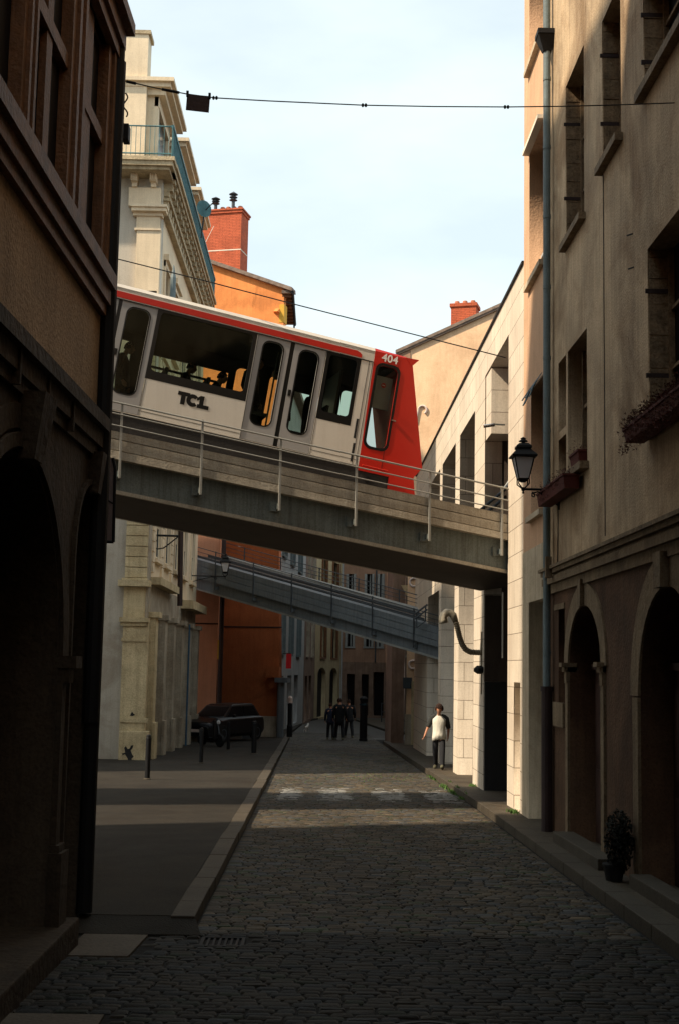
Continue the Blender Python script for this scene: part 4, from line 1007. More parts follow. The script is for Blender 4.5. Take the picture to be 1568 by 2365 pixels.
b = MB(); FT.box(b, p_[0] - .03, p_[0] + .03, p_[1] - .009, p_[1] + .009, -.052, -.05); b.build('white_bar', 'letter_white', ns_)
b = MB(); FT.box(b, cwm - .17, cwm + .16, T(893, 945)[1], T(893, 868)[1], -.16, -.12); b.build('cab_panel', 'train_grey', tr)
# seats and poles
for t_ in (rW1[0] + .35, rW1[0] + 1.15, rW1[0] + 1.95, rW2[0] + .2):
    o = FT.P(t_, wbot - .62, 0); a_ = B1.px(*[0, 0]) if False else None
    b = MB(); FT.box(b, t_, t_ + .42, nb + .55, nb + .62, -1.1, -.15); FT.box(b, t_ + .0, t_ + .06, nb + .62, nb + 1.05, -1.1, -.15); FT.box(b, t_ + .1, t_ + .3, nb + .1, nb + .55, -1.05, -.2)
    b.build('seat', 'seat_cloth', tr)
for t_ in ((rB[1] + rC[0]) / 2, (rZ[1] + rA[0]) / 2): b = MB(); b.tube([FT.P(t_, nb + .1, -1.2), FT.P(t_, -.14, -1.2)], .018, 8); b.build('grab_pole', 'galvanised', tr)

# ================================================================ WIRES
b = MB()
w1 = [(291, 187), (360, 203), (432, 217), (497, 226), (620, 233), (840, 243), (1000, 246), (1168, 247), (1300, 245.5), (1420, 242.5), (1490, 240), (1600, 236)]
pts = [atY(u, v, 12.45 + .4 * (u - 291) / 1300) for u, v in w1]
b.tube(pts, .006, 6)
for i, (u, v) in enumerate(((497, 226), (840, 243), (1168, 247))):
    for du in (-3, 4):
        p_ = atY(u + du, v, 12.45 + .4 * (u - 291) / 1300); b.lathe((p_.x, p_.y, p_.z - .02), [(.006, 0), (.014, .01), (.008, .02), (.014, .03), (.005, .04)], 8)
for (u, v, u2, v2) in ((293, 188, 315, 193), (375, 206, 415, 214)):
    b.tube([atY(u, v, 12.46), atY(u2, v2, 12.46)], .015, 8)
tag(b.build('overhead_wire', 'black_iron'), 'overhead wire with small insulators stretched across the top of the street', 'wire')
sg = thing('hanging_plate', tuple(atY(459, 238, 12.48)), 'dark square plate hanging from the upper overhead wire', 'sign')
f = Fr((0, 12.48, 0), (1, 0, 0), (0, -1, 0))
f.panel('plate', 'sign_plate', sg, [f.px(430, 253), f.px(483, 259), f.px(486, 222), f.px(433, 217)], [], -.015, .0)
b = MB()
for u, v in ((434, 219), (485, 224)): q = f.px(u, v); f.box(b, q[0] - .012, q[0] + .012, q[1] - .02, q[1] + .04, -.012, .012)
b.split('clip', 'black_iron', sg)
b = MB(); b.tube([atY(u, v, 23.4 + .8 * (u - 200) / 960) for u, v in ((215, 583), (272, 598), (480, 650), (690, 705), (930, 766), (1080, 804), (1167, 826))], .011, 6)
tag(b.build('overhead_wire', 'black_iron'), 'thin cable sloping down over the train towards the stone wall', 'wire')
b = MB(); pts = []
for i in range(12):
    t_ = i / 11; pts.append(atY(291 + 5 * math.sin(t_ * 9), 215 + 55 * t_, 12.6))
b.tube(pts, .008, 5); tag(b.build('loose_cable', 'black_iron'), 'curled loose cable hanging at the top corner of the left building', 'cable')
# ================================================================ GRAND CREAM BUILDING ON THE LEFT
hx = atG(340, 1767, .10); print('hotel corner', hx)
HX, HY = -5.06, 38.0
hb_ = thing('corner_building', (HX, HY, gz(HY)), 'tall ornate cream stone building with bracketed cornice behind the train on the left', 'building')
H1 = Fr((HX, HY, 0), (-1, 0, 0), (0, -1, 0)); H2 = Fr((HX, HY, 0), (0, 1, 0), (1, 0, 0))
zv = lambda v, u=320: H1.px(u, v)[1]
HL = 14.6; ZC = 16.86; print('hotel cornice z', ZC, 'top', zv(68))
H1.panel('end_wall', 'hotel_grey', hb_, rect(.0, 12, -1.4, ZC), [], -.5, 0)
# street side: shop openings below, tall windows above
zg = zv(1345); shops = [(1.0, 2.6), (3.3, 5.1), (5.9, 7.6), (8.5, 10.4), (11.3, 13.2)]
wins = []; cols = [1.65, 4.1, 6.8, 9.5, 12.4]; print('cols', [round(H2.px(u, 620)[0], 2) for u in (371, 380, 393, 400, 412, 425)]); rows = [(zg + .9, zg + 3.3), (zg + 4.4, zg + 6.7), (zg + 7.7, zg + 9.8)]
print('hotel zg', zg, rows)
H2.panel('street_wall_base', 'hotel_side', hb_, rect(.505, HL, -1.6, zg), [rect(a, b_, -1.0, zg - 1.15) for a, b_ in shops], -.5, 0)
H2.panel('street_wall', 'hotel_cream', hb_, rect(.505, HL, zg + .003, ZC), [rect(c - .55, c + .55, z0, z1) for c in cols for z0, z1 in rows], -.4, 0)
b = MB(); b.hexa([H2.P(.0, -1.4, -.52), H2.P(HL - .02, -1.4, -.52), H2.P(HL - .02, -1.4, -11), H2.P(.52, -1.4, -11), H2.P(.52, ZC, -.52), H2.P(HL - .02, ZC, -.52), H2.P(HL - .02, ZC, -11), H2.P(.52, ZC, -11)])
b.v = [tuple(v) for v in b.v]; b.build('wall_core', 'hotel_side', hb_)
for c in cols:
    for z0, z1 in rows:
        b = MB(); H2.box(b, c - .55, c + .55, z0, z1, -.38, -.34); wn = b.build('window', 'pane_blue', hb_)
        b = MB(); H2.box(b, c - .04, c + .04, z0, z1, -.34, -.29); H2.box(b, c - .55, c - .48, z0, z1, -.34, -.28); H2.box(b, c + .48, c + .55, z0, z1, -.34, -.28); H2.box(b, c - .55, c + .55, z1 - .7, z1 - .62, -.34, -.29)
        b.build('window_frame', 'shutter_grey', wn)
        b = MB(); H2.box(b, c - .75, c - .56, z0 - .1, z1 + .2, 0, .06); H2.box(b, c + .56, c + .75, z0 - .1, z1 + .2, 0, .06); H2.box(b, c - .8, c + .8, z1 + .2, z1 + .38, 0, .16); H2.box(b, c - .75, c + .75, z1 + .02, z1 + .2, 0, .07); H2.box(b, c - .8, c + .8, z0 - .22, z0 - .1, 0, .14)
        b.build('window_surround', 'hotel_cream', hb_)
        b = MB()
        for k in range(9): H2.box(b, c - .5 + k * .12, c - .49 + k * .12, z0, z0 + .85, -.05, -.03)
        H2.box(b, c - .55, c + .55, z0 + .85, z0 + .89, -.06, -.02); b.build('window_guard', 'pane_blue', hb_)
for i, (a, b2) in enumerate(shops):
    b = MB(); H2.box(b, a, b2, -1, zg - 1.15, -.48, -.44); b.build('shop_window', 'dark_pane', hb_)
for a in (.62, 2.95, 5.5, 8.05, 10.85, 13.9):
    b = MB(); H2.box(b, a - .28, a + .28, -1.2, zg - 1.0, 0, .22); H2.box(b, a - .34, a + .34, zg - 1.0, zg - .84, 0, .32); H2.box(b, a - .33, a + .33, -1.2, gz(HY + a) + 1.15, .22, .30)
    for k in range(7): H2.box(b, a - .285, a + .285, gz(HY + a) + 1.4 + k * .42, gz(HY + a) + 1.42 + k * .42, .0, .225)
    b.build('shop_pilaster', 'hotel_stone' if a < 1 else 'hotel_side', hb_)
# iron lintel course and stone ledges on the street side
b = MB(); H2.box(b, .5, 5.6, zg - .02, zg + .20, 0, .30); H2.box(b, 9.0, HL, zg - .35, zg - .05, 0, .45); b.split('ledge', 'hotel_stone', hb_)
b = MB()
for k in range(24): H2.box(b, .5, .82, zg + .35 + k * .31, zg + .63 + k * .31, 0, .06); H2.box(b, 2.6, 3.1, zg + .35 + k * .31, zg + .63 + k * .31, 0, .06); H2.box(b, 5.15, 5.7, zg + .35 + k * .31, zg + .63 + k * .31, 0, .06); H2.box(b, 7.9, 8.4, zg + .35 + k * .31, zg + .63 + k * .31, 0, .06)
b.split('rusticated_blocks', 'hotel_cream', hb_, gap=.02)
# corner pier facing the camera, drawn level by level
def pier(name, uL, uR, vb, vt, c, mt='hotel_stone', u0=320):
    aL = H1.px(uL, (vb + vt) / 2, c)[0]; aR = H1.px(uR, (vb + vt) / 2, c)[0]
    b = MB(); H1.box(b, aR, aL, zv(vb, u0), zv(vt, u0), -.1, c); return b
hc = hb_
pier('x', 274, 342, 1790, 1688, .30).build('pier_base', 'hotel_stone', hc, bevel=.02)
b = pier('x', 281, 339, 1687.5, 1438, .22); 
for v in (1640, 1560, 1500): pass
H1.box(b, H1.px(341, 1660, .25)[0], H1.px(279, 1660, .25)[0], zv(1668), zv(1658), .1, .25); H1.box(b, H1.px(338, 1480, .25)[0], H1.px(281, 1480, .25)[0], zv(1482), zv(1474), .1, .25)
b.build('pier_shaft', 'hotel_stone', hc)
b = pier('x', 276, 343, 1437.5, 1427, .34); H1.box(b, H1.px(340, 1440, .28)[0], H1.px(279, 1440, .28)[0], zv(1446), zv(1438), .1, .28); b.build('pier_capital', 'hotel_stone', hc)
pier('x', 286, 335, 1426.5, 1356, .16).build('pier_neck', 'hotel_stone', hc)
b = pier('x', 273, 346, 1355.5, 1341, .36); H1.box(b, H1.px(340, 1340, .25)[0], H1.px(282, 1340, .25)[0], zv(1341), zv(1336), .0, .26); b.build('pier_ledge', 'hotel_stone', hc)
b = MB(); z = zv(1335); i = 0; zt_ = zv(690)
aL, aR = H1.px(291, 1280, .16)[0], H1.px(341, 1280, .16)[0]
while z < zt_: H1.box(b, aR, aL, z + .012, z + .295, -.1, .16); H1.box(b, aR + .01, aL - .01, z, z + .012, -.1, .13); z += .307
b.build('pier_blocks', 'hotel_stone', hc)
b = pier('x', 314, 369, 690, 536, .16, u0=342); b.build('pilaster', 'hotel_cream', hc)
b = pier('x', 311, 372, 536, 531, .2, u0=342); b.build('pilaster_band', 'hotel_cream', hc)
b = pier('x', 316, 370, 531, 503, .14, u0=342); b.build('pilaster', 'hotel_cream', hc)
b = pier('x', 308, 376, 503, 495, .2, u0=342); H1.box(b, H1.px(384, 490, .34)[0], H1.px(304, 490, .34)[0], zv(495, 342), zv(487, 342), -.1, .34); H1.box(b, H1.px(386, 485, .4)[0], H1.px(302, 485, .4)[0], zv(487, 342), zv(481, 342), -.1, .40); b.build('pilaster_capital', 'hotel_cream', hc)
b = pier('x', 298, 371, 480.5, 438, .18, u0=342); b.build('frieze_block', 'hotel_cream', hc)
for (u1, u2) in ((300, 320), (344, 364)):
    b = MB(); a1_, a2_ = H1.px(u2, 420, .4)[0], H1.px(u1, 420, .4)[0]; mid = (a1_ + a2_) / 2
    H1.box(b, a1_, a2_, zv(405, 342), zv(398, 342), .0, .62); H1.box(b, a1_ + .03, a2_ - .03, zv(428, 342), zv(405, 342), .0, .42); H1.box(b, a1_ + .05, a2_ - .05, zv(438, 342), zv(428, 342), .18, .26)
    for q in (-.07, 0, .07): H1.box(b, mid + q - .018, mid + q + .018, zv(426, 342), zv(407, 342), .42, .46)
    b.build('bracket', 'hotel_cream', hc)
# main cornice
co_ = .38; cf_ = .88
b = MB()
H1.box(b, -co_, 12, ZC - .02, ZC + .12, -.4, cf_); H1.box(b, -co_ - .06, 12, ZC + .12, ZC + .24, -.4, cf_ + .05); H1.box(b, -co_ + .1, 12, ZC - .12, ZC - .021, -.4, cf_ - .1)
H2.box(b, -.3, HL, ZC - .02, ZC + .118, -.4, co_ + .01); H2.box(b, -.3, HL, ZC + .122, ZC + .236, -.4, co_ + .08)
b.build('cornice', 'cornice_brown', hc)
b = MB()
for k in range(24):
    a = .25 + k * .62; H2.box(b, a, a + .3, ZC - .16, ZC - .02, 0, .34); H2.box(b, a + .02, a + .28, ZC - .38, ZC - .16, 0, .27); H2.box(b, a + .03, a + .27, ZC - .55, ZC - .38, 0, .17); H2.box(b, a, a + .26, ZC - .95, ZC - .72, 0, .16)
H2.box(b, .2, HL, ZC - .72, ZC - .62, 0, .22); H2.box(b, .2, HL, ZC - 1.2, ZC - 1.05, 0, .18)
b.build('modillions', 'cornice_brown', hc)
# roof railing
zr0 = ZC + .25; zr1 = ZC + 1.2
rl = thing('roof_railing', H1.P(0, zr0, .7), 'weathered blue-green iron railing along the cornice of the cream building', 'railing')
b = MB()
for z in (zr0 + .10, zr1): b.tube([H1.P(8, z, cf_ - .05), H1.P(-co_, z, cf_ - .05)], .022, 6); b.tube([H2.P(-cf_, z, co_ - .03), H2.P(HL, z, co_ - .03)], .022, 6)
b.build('handrail', 'verdigris', rl)
b = MB()
for k in range(60): b.tube([H1.P(-co_ + .14 * k, zr0, cf_ - .05), H1.P(-co_ + .14 * k, zr1, cf_ - .05)], .008, 4)
for k in range(60): b.box(*[x for x in (0, 0, 0, 0, 0, 0)]) if False else None
b.build('balusters', 'verdigris', rl)
b = MB()
for k in range(125): p_ = H2.P(-cf_ + .125 * k, 0, co_ - .03); b.box(p_.x - .014, p_.x + .014, p_.y - .018, p_.y + .018, zr0, zr1)
b.build('street_balusters', 'verdigris', rl)
b = MB(); H2.box(b, -cf_, HL, zr0 + .0, zr0 + .09, co_ - .05, co_ + .02); H2.box(b, -cf_, HL, zr1 - .06, zr1 + .03, co_ - .07, co_ + .01); H2.box(b, -.8, HL, zr0 + .14, zr1 - .1, co_ - .035, co_ - .025); b.build('kick_plate', 'verdigris', rl)
# attic: end gable, mansard, dormers
gA = H1.px(354, 350, -.25)[0]; gB = H1.px(341, 80, -.25)[0]; print('gable a', gA, gB)
ztg = zv(70, 330)
H1.panel('gable_wall', 'hotel_cream', hc, rect(max(gA, gB) - .05, 9, ZC + .2, ztg), [], -.95, -.25)
b = MB(); H1.box(b, max(gA, gB) - .12, 9, ztg + .003, ztg + .12, -1.0, -.2); b.build('gable_coping', 'cornice_brown', hc)
b = MB(); P = H2.P
b.hexa([P(.96, ZC + .2, -.35), P(HL, ZC + .2, -.35), P(HL, ZC + .2, -6), P(.96, ZC + .2, -6), P(.96, ZC + 3.4, -.95), P(HL, ZC + 3.4, -.95), P(HL, ZC + 4, -6), P(.96, ZC + 4, -6)]); b.build('mansard_roof', 'zinc_roof', hc)
b = MB(); b.tube([P(.9, ZC + 3.5, -.9), P(HL, ZC + 3.5, -.9)], .1, 8); b.build('roof_ridge', 'zinc_roof', hc)
zd1 = 20.05
for (ya, yb) in ((38.1, 41.95), (42.7, 46.7), (47.3, 51.6)):
    a_, b2 = ya - HY, yb - HY
    b = MB(); w_ = (b2 - a_)
    H2.box(b, a_ + .45, b2 - .45, ZC + .2, zd1 - .45, -3, -.42); H2.box(b, a_ + .45, a_ + .75, ZC + .2, zd1 - .45, -.42, -.3); H2.box(b, b2 - .75, b2 - .45, ZC + .2, zd1 - .45, -.42, -.3)
    H2.box(b, a_ + .45, b2 - .45, zd1 - .75, zd1 - .45, -.42, -.28)
    dm_ = b.build('dormer', 'hotel_cream', hc)
    b = MB(); H2.box(b, a_, b2, zd1 - .12, zd1, -3, .21); H2.box(b, a_ + .12, b2 - .12, zd1 - .26, zd1 - .12, -3, .1); H2.box(b, a_ + .3, b2 - .3, zd1 - .45, zd1 - .26, -3, -.08); b.build('dormer_cornice', 'hotel_cream', dm_)
    b = MB(); H2.box(b, a_ + .76, b2 - .76, ZC + .5, zd1 - .76, -.418, -.38); b.build('dormer_window', 'pane_blue', dm_)
# scroll bracket, drainpipe, stencil marks
b = MB(); H1f = Fr((0, HY - .6, 0), (1, 0, 0), (0, -1, 0))
f = Fr((0, HY + 1.0, 0), (1, 0, 0), (0, -1, 0)); q = lambda u, v: f.P(*f.px(u, v))
b.tube([q(347, 1232), q(347, 1300)], .03, 6); b.tube([q(346, 1236), q(413, 1238)], .035, 6)
b.tube([q(346, 1252), q(352, 1262), q(364, 1268), q(378, 1266), q(392, 1256), q(412, 1240)], .02, 6)
sp = [q(359 + 5.5 * math.cos(t * .7) * (1 - t / 14), 1246 + 5.5 * math.sin(t * .7) * (1 - t / 14)) for t in range(13)]; b.tube(sp, .016, 5)
tag(b.build('scroll_bracket', 'black_iron'), 'wrought iron scroll bracket on the first floor corner of the cream building', 'bracket')
b = MB(); pd = H2.px(420, 1290, .3)[0]; b.tube([H2.P(pd, zg - .4, .3), H2.P(pd, zg + 4.6, .2)], .09, 8); b.build('drainpipe', 'pipe_rust', hc)
b = MB(); pd = H2.px(372, 1600, .25)[0]
b.tube([H2.P(9.75, gz(48), .26), H2.P(9.75, zg - .9, .26)], .035, 6); b.build('blue_pipe', 'blue_paint', hc)
f = Fr((0, HY - .303, 0), (1, 0, 0), (0, -1, 0))
blot = [(288, 1727), (292, 1723), (296, 1730), (300, 1729), (304, 1722), (309, 1721), (307, 1728), (303, 1733), (306, 1742), (310, 1748), (305, 1752), (306, 1762), (297, 1763), (296, 1752), (290, 1742), (284, 1744), (283, 1740), (290, 1738)]
f.panel('stencil_mark', 'paint_black', hc, [f.px(*p) for p in blot], [], .001, .004)
f = Fr((0, HY - .223, 0), (1, 0, 0), (0, -1, 0)); f.panel('stencil_mark', 'paint_black', hc, [f.px(*p) for p in ((301, 1653), (306, 1643), (309, 1648), (313, 1650), (308, 1654))], [], .001, .004)
b = MB(); q0, q1 = H2.px(428, 672, .9), H2.px(428, 606, .9); pm = H2.P(q0[0], 0, .55)
b.tube([Vector((pm.x, pm.y, q0[1] - .6)), Vector((pm.x, pm.y, q0[1] + (q1[1] - q0[1]) * .5)), Vector((pm.x, pm.y, q1[1]))], [.09, .08, .01], 8)
b.tube([H2.P(q0[0], q0[1] - .5, 0), H2.P(q0[0], q0[1] - .5, .55)], .03, 6)
tag(b.build('flag_pole', 'pipe_zinc'), 'pale pointed metal pole fixed to the front of the cream building above the train roof', 'pole')
sd = thing('satellite_dish', tuple(atX(470, 490, -4.15)), 'blue-green satellite dish at the far end of the roof railing', 'satellite dish')
c_ = atX(473, 488, -4.35); b = MB()
rings = []
for r_, dz in ((.02, .0), (.12, .01), (.22, .05), (.30, .1)):
    rings.append([c_ + Vector((r_ * math.cos(t_ * math.pi / 8) * .8, r_ * math.cos(t_ * math.pi / 8) * .6 - dz, r_ * math.sin(t_ * math.pi / 8) + dz * .6)) for t_ in range(16)])
b.loft(rings); b.build('dish', 'verdigris', sd)
b = MB(); b.tube([c_, c_ + Vector((.4, -.4, .25))], .02, 6); b.tube([c_, c_ + Vector((-.1, .2, -.9))], .03, 6); b.build('dish_arm', 'rail_dark', sd)

# ================================================================ ORANGE BUILDING
OY = 58.0
ang = R(14)
WO = Fr((-1.6, OY, 0), (-math.cos(ang), math.sin(ang), 0), (-math.sin(ang), -math.cos(ang), 0))
ob_ = thing('orange_building', (-3.4, OY, gz(OY)), 'tall orange plastered house with a sloping roof edge behind the train', 'building')
wa = WO.px
top_out = [wa(657, 676), wa(655, 1000), wa(652, 1180), wa(440, 1180), wa(440, 600), wa(488, 614)]
zsp = WO.px(600, 1180)[1]
ar = min(wa(657, 676)[0], wa(650, 1500)[0]); aR0 = wa(655, 1000)[0]
zt1 = wa(657, 668)[1]; slope_ = (wa(490, 611)[1] - zt1) / (wa(490, 611)[0] - wa(657, 668)[0]); aK = wa(657, 668)[0]
print('orange', zsp, ar, aR0, zt1, slope_, aK)
aL = aK + 8.5
WO.panel('gable_wall', 'orange_plaster', ob_, [(aK, zsp), (aL, zsp), (aL, zt1 + slope_ * (aL - aK)), (aK, zt1)], [], -.4, 0)
aB = wa(650, 1500)[0]
WO.panel('lower_wall', 'orange_shaded', ob_, [(aB, gz(58) + 1.0), (aL, gz(58) + 1.0), (aL, zsp - .003), (aK, zsp - .003)], [], -.4, -.01)
b = MB(); WO.box(b, aB - .05, aL, -2, gz(58) + .99, -.4, .06); b.build('plinth', 'hotel_side', ob_)
P = WO.P
def rf(a0, a1_, c0, c1, dz0, dz1): 
    g_ = lambda a: zt1 + slope_ * (a - aK); return [P(a0, g_(a0) + dz0, c0), P(a1_, g_(a1_) + dz0, c0), P(a1_, g_(a1_) + dz0, c1), P(a0, g_(a0) + dz0, c1), P(a0, g_(a0) + dz1, c0), P(a1_, g_(a1_) + dz1, c0), P(a1_, g_(a1_) + dz1, c1), P(a0, g_(a0) + dz1, c1)]
aE = wa(684, 664)[0]
b = MB(); b.hexa(rf(aE + .12, aL, -.45, .26, .003, .10)); b.hexa(rf(aE + .13, aL, -.45, .2, .10, .19))
pe = P(aE + .12, 0, .2); pk = P(aK, 0, 0); ze_ = zt1 + slope_ * (aE - aK)
b.box(pe.x, pk.x - .1, pe.y + .12, 63.5, ze_ - .02, ze_ + .12); b.build('roof', 'tile_roof', ob_)
b = MB(); b.box(pk.x - .35, pk.x - .06, pk.y + .42, 63.4, -1, ze_ - .03); b.build('side_wall', 'orange_shaded', ob_)
b = MB(); b.box(-13, -2.35, 59.9, 68, -2, zt1 - .6); b.build('wall_core', 'orange_shaded', ob_)
b = MB()
for k in range(9): b.box(pe.x - .1 - (pe.x - pk.x) * .0 - .35, pe.x - .03, pe.y + .3 + .6 * k, pe.y + .42 + .6 * k, ze_ - .14, ze_ - .022)
b.split('rafter', 'brown_timber', ob_)
b = MB(); g0 = WO.px(686, 668); b.tube([(pe.x + .02, pe.y, ze_), (pe.x + .02, 63.5, ze_)], .08, 8)
b.tube([(pe.x, 63, ze_ - .1), (pe.x, 63, ze_ - .4), (pe.x - .15, 62.8, ze_ - .55), (pk.x + .04, 62.5, ze_ - .7), (pk.x + .04, 62.5, ze_ - 6)], .045, 8); b.build('gutter', 'black_iron', ob_)
b = MB(); p_ = wa(652, 720); WO.box(b, aK - .03, aK + .20, p_[1] - .5, p_[1] + .35, -.5, .015); b.build('yellow_trim', 'yellow_paint', ob_)
b = MB(); p_ = wa(641, 718); b.hexa([P(p_[0] - .15, p_[1] - .1, 0), P(p_[0] + .15, p_[1] - .1, 0), P(p_[0] + .1, p_[1] - .1, .3), P(p_[0] - .1, p_[1] - .1, .3), P(p_[0] - .1, p_[1] + .12, 0), P(p_[0] + .1, p_[1] + .12, 0), P(p_[0] + .05, p_[1] + .06, .1), P(p_[0] - .05, p_[1] + .06, .1)]); b.build('wall_lamp', 'orange_plaster', ob_)
# chimney stack
ca, cb = wa(550, 540)[0], wa(478, 540)[0]; cz1 = wa(515, 484)[1]; cz0 = wa(515, 625)[1]
b = MB(); WO.box(b, ca, cb + .5, cz0 - 1, cz1, -1.6, -.5); ch = b.build('chimney', 'red_brick', ob_)
b = MB(); WO.box(b, ca - .05, cb + .5, cz1, cz1 + .12, -1.65, -.44); WO.box(b, ca - .09, cb + .5, cz1 + .12, cz1 + .2, -1.7, -.4); b.build('chimney_cap', 'red_brick', ch)
b = MB(); zb_ = wa(515, 571)[1]; WO.box(b, ca - .006, cb + .5, zb_, zb_ + .05, -1.606, -.49); b.build('chimney_band', 'white_cap', ch)
for u in (500, 513, 526, 541):
    a_ = wa(u, 480)[0]; b = MB(); b.lathe(P(a_, cz1 + .2, -1.0), [(.13, 0), (.12, .25), (.09, .28)], 10); b.build('chimney_pot', 'terracotta', ch)
for u, h__ in ((486, .75), (527, .95)):
    a_ = wa(u, 480)[0]; b = MB(); b.lathe(P(a_, cz1 + .2, -.8), [(.08, 0), (.08, h__ * .5), (.2, h__ * .55), (.08, h__ * .62), (.2, h__ * .7), (.06, h__ * .78), (.22, h__ * .85), (.02, h__)], 10); b.build('chimney_cowl', 'rail_dark', ch)
b = MB(); b.tube([atY(495, 522, 57.5), atY(468, 575, 57.5)], .012, 5); b.build('stay_wire', 'white_cap', ob_)
# details at street level
q1, q2 = wa(626, 1500)[0], aB
b = MB(); WO.box(b, aB - .02, wa(622, 1500)[0], wa(630, 1565)[1], wa(630, 1540)[1], 0, .35); WO.box(b, aB - .02, wa(628, 1500)[0], wa(630, 1590)[1], wa(630, 1565)[1], 0, .22); b.build('corbel', 'orange_shaded', ob_)
b = MB(); b.tube([P(aB - .1, -1.0, .22), P(aB - .1, wa(645, 1576)[1], .22)], .17, 10); WO.box(b, aB - .45, aB + .12, wa(645, 1576)[1], wa(645, 1565)[1], .0, .5); b.build('corner_column', 'bridge_blue', ob_)
b = MB(); z_ = wa(560, 1448)[1]; WO.box(b, aB, aL, z_ - .03, z_ + .03, .0, .012); b.build('wall_cable', 'pipe_rust', ob_)
# salmon wing in front of the orange wall
WS2 = Fr((0, 56.2, 0), (1, 0, 0), (0, -1, 0))
sx = atY(506, 1400, 56.2).x
sal = thing('salmon_house', (sx - 1, 56.2, gz(56)), 'narrow salmon-pink house wall between the cream building and the orange wall', 'building')
WS2.panel('wall', 'salmon', sal, rect(-14, sx, gz(56) - .5, 13.0), [], -4, 0)
b = MB(); px_ = atY(514, 1400, 56.0).x; b.tube([(px_, 56.0, -1.2), (px_, 56.0, 13)], .10, 8); b.build('drainpipe', 'pipe_rust', sal)
b = MB(); p_, q_ = atY(503, 1523, 56.1), atY(514, 1478, 56.1); b.box(p_.x, q_.x, 55.95, 56.15, p_.z, q_.z); b.build('meter_box', 'yellow_paint', sal)
b = MB(); z_ = atY(480, 1440, 56).z; WS2.box(b, -14, sx, z_ - .03, z_ + .03, .0, .012); b.build('wall_cable', 'pipe_rust', sal)

# ================================================================ BEIGE BUILDING, RIGHT BACKGROUND
BY = 52.0; an = R(16)
WB = Fr(atY(938, 1540, BY), (math.cos(an), -math.sin(an), 0), (-math.sin(an), -math.cos(an), 0)); WB.O.z = 0
bb = thing('beige_building', (WB.O.x + 1.5, BY, gz(BY)), 'beige plastered gable with white wall anchors and a tiled roof edge behind the train nose', 'building')
wb = WB.px; p0 = wb(938, 808); p1 = wb(1130, 722); sl2 = (p1[1] - p0[1]) / (p1[0] - p0[0]); print('beige', p0, p1)
WB.panel('gable_wall', 'beige_plaster', bb, [(0, -1.6), (6, -1.6), (6, p0[1] + sl2 * 6), (0, p0[1])], [], -6.5, 0)
b = MB(); P = WB.P
def rg(a0, a1_, c0, c1, d0, d1): return [P(a0, p0[1] + sl2 * a0 + d0, c0), P(a1_, p0[1] + sl2 * a1_ + d0, c0), P(a1_, p0[1] + sl2 * a1_ + d0, c1), P(a0, p0[1] + sl2 * a0 + d0, c1), P(a0, p0[1] + sl2 * a0 + d1, c0), P(a1_, p0[1] + sl2 * a1_ + d1, c0), P(a1_, p0[1] + sl2 * a1_ + d1, c1), P(a0, p0[1] + sl2 * a0 + d1, c1)]
b.hexa(rg(-.55, 6, -6.5, .12, .003, .09)); b.hexa(rg(-.6, 6, -6.5, .16, .09, .22)); b.build('roof', 'tile_roof', bb)
b = MB(); b.hexa(rg(-.55, 0, -6.5, .05, -.5, .0)); b.build('eave_board', 'pinkbrown_facade', bb)
b = MB(); b.tube([P(-.62, p0[1] - .25, .05), P(-.62, p0[1] - .25, -6.5)], .09, 8); b.tube([P(-.6, p0[1] - .3, -.1), P(-.6, p0[1] - 1.0, -.1), P(-.1, p0[1] - 1.5, -.1)], .04, 6); b.build('gutter', 'black_iron', bb)
b = MB(); p_, q_ = wb(1040, 746, -.5), wb(1098, 706, -.5); WB.box(b, p_[0], q_[0], p_[1] - 1.2, q_[1], -1.3, -.5); ch = b.build('chimney', 'red_brick', bb)
b = MB(); WB.box(b, p_[0] - .05, q_[0] + .05, q_[1], q_[1] + .14, -1.36, -.45); b.build('chimney_cap', 'red_brick', ch)
for k in (.18, .5, .82): b = MB(); b.lathe(P(p_[0] + (q_[0] - p_[0]) * k, q_[1] + .14, -.9), [(.11, 0), (.1, .18), (.08, .2)], 10); b.build('chimney_pot', 'terracotta', ch)
# hooked wall anchors
def ring(cx, cz, r_, a0, a1_, tail=None):
    pts = [P(cx + r_ * math.cos(R(t_)), cz + r_ * math.sin(R(t_)), .05) for t_ in range(a0, a1_ + 1, 12)]
    b = MB()
    if tail: pts += [P(cx + dx, cz + dz, .05) for dx, dz in tail]
    b.tube(pts, .042, 8); b.build('wall_anchor', 'anchor', bb)
p_ = wb(975, 947); ring(p_[0], p_[1], .17, -60, 190, [(-.22, -.25), (-.26, -.5)])
p_ = wb(955, 1345); ring(p_[0], p_[1], .16, 20, 330)
p_ = wb(953, 1535); ring(p_[0], p_[1], .16, 20, 330)
b = MB(); p_, q_ = wb(933, 1590), wb(950, 1565); WB.box(b, p_[0], q_[0], p_[1], q_[1], 0, .3); b.build('meter_box', 'rail_dark', bb)
b = MB(); WB.box(b, -.02, .9, -1.6, gz(52) + 1.3, 0, .12); b.build('plinth', 'hotel_side', bb)
b = MB(); WB.box(b, .25, .42, -1.6, gz(52) + 2.6, .12, .22); b.build('stone_post', 'hotel_stone', bb)
# its shaded street side with corbels
b = MB()
for k, z_ in enumerate((p0[1] - 8.6, p0[1] - 9.6)):
    b.hexa([P(-.02, z_ - .8, -2), P(.02, z_ - .8, -2), P(.02, z_ - .8, -1), P(-.02, z_ - .8, -1), P(-.45, z_, -2.2), P(.02, z_, -2.2), P(.02, z_, -.8), P(-.45, z_, -.8)])
b.split('corbel', 'hotel_stone', bb)
b = MB(); b.box(WB.O.x - .5, WB.O.x + .01, 53.5, 58.5, -1.6, 8.6); b.build('street_wing', 'brown_facade', bb)

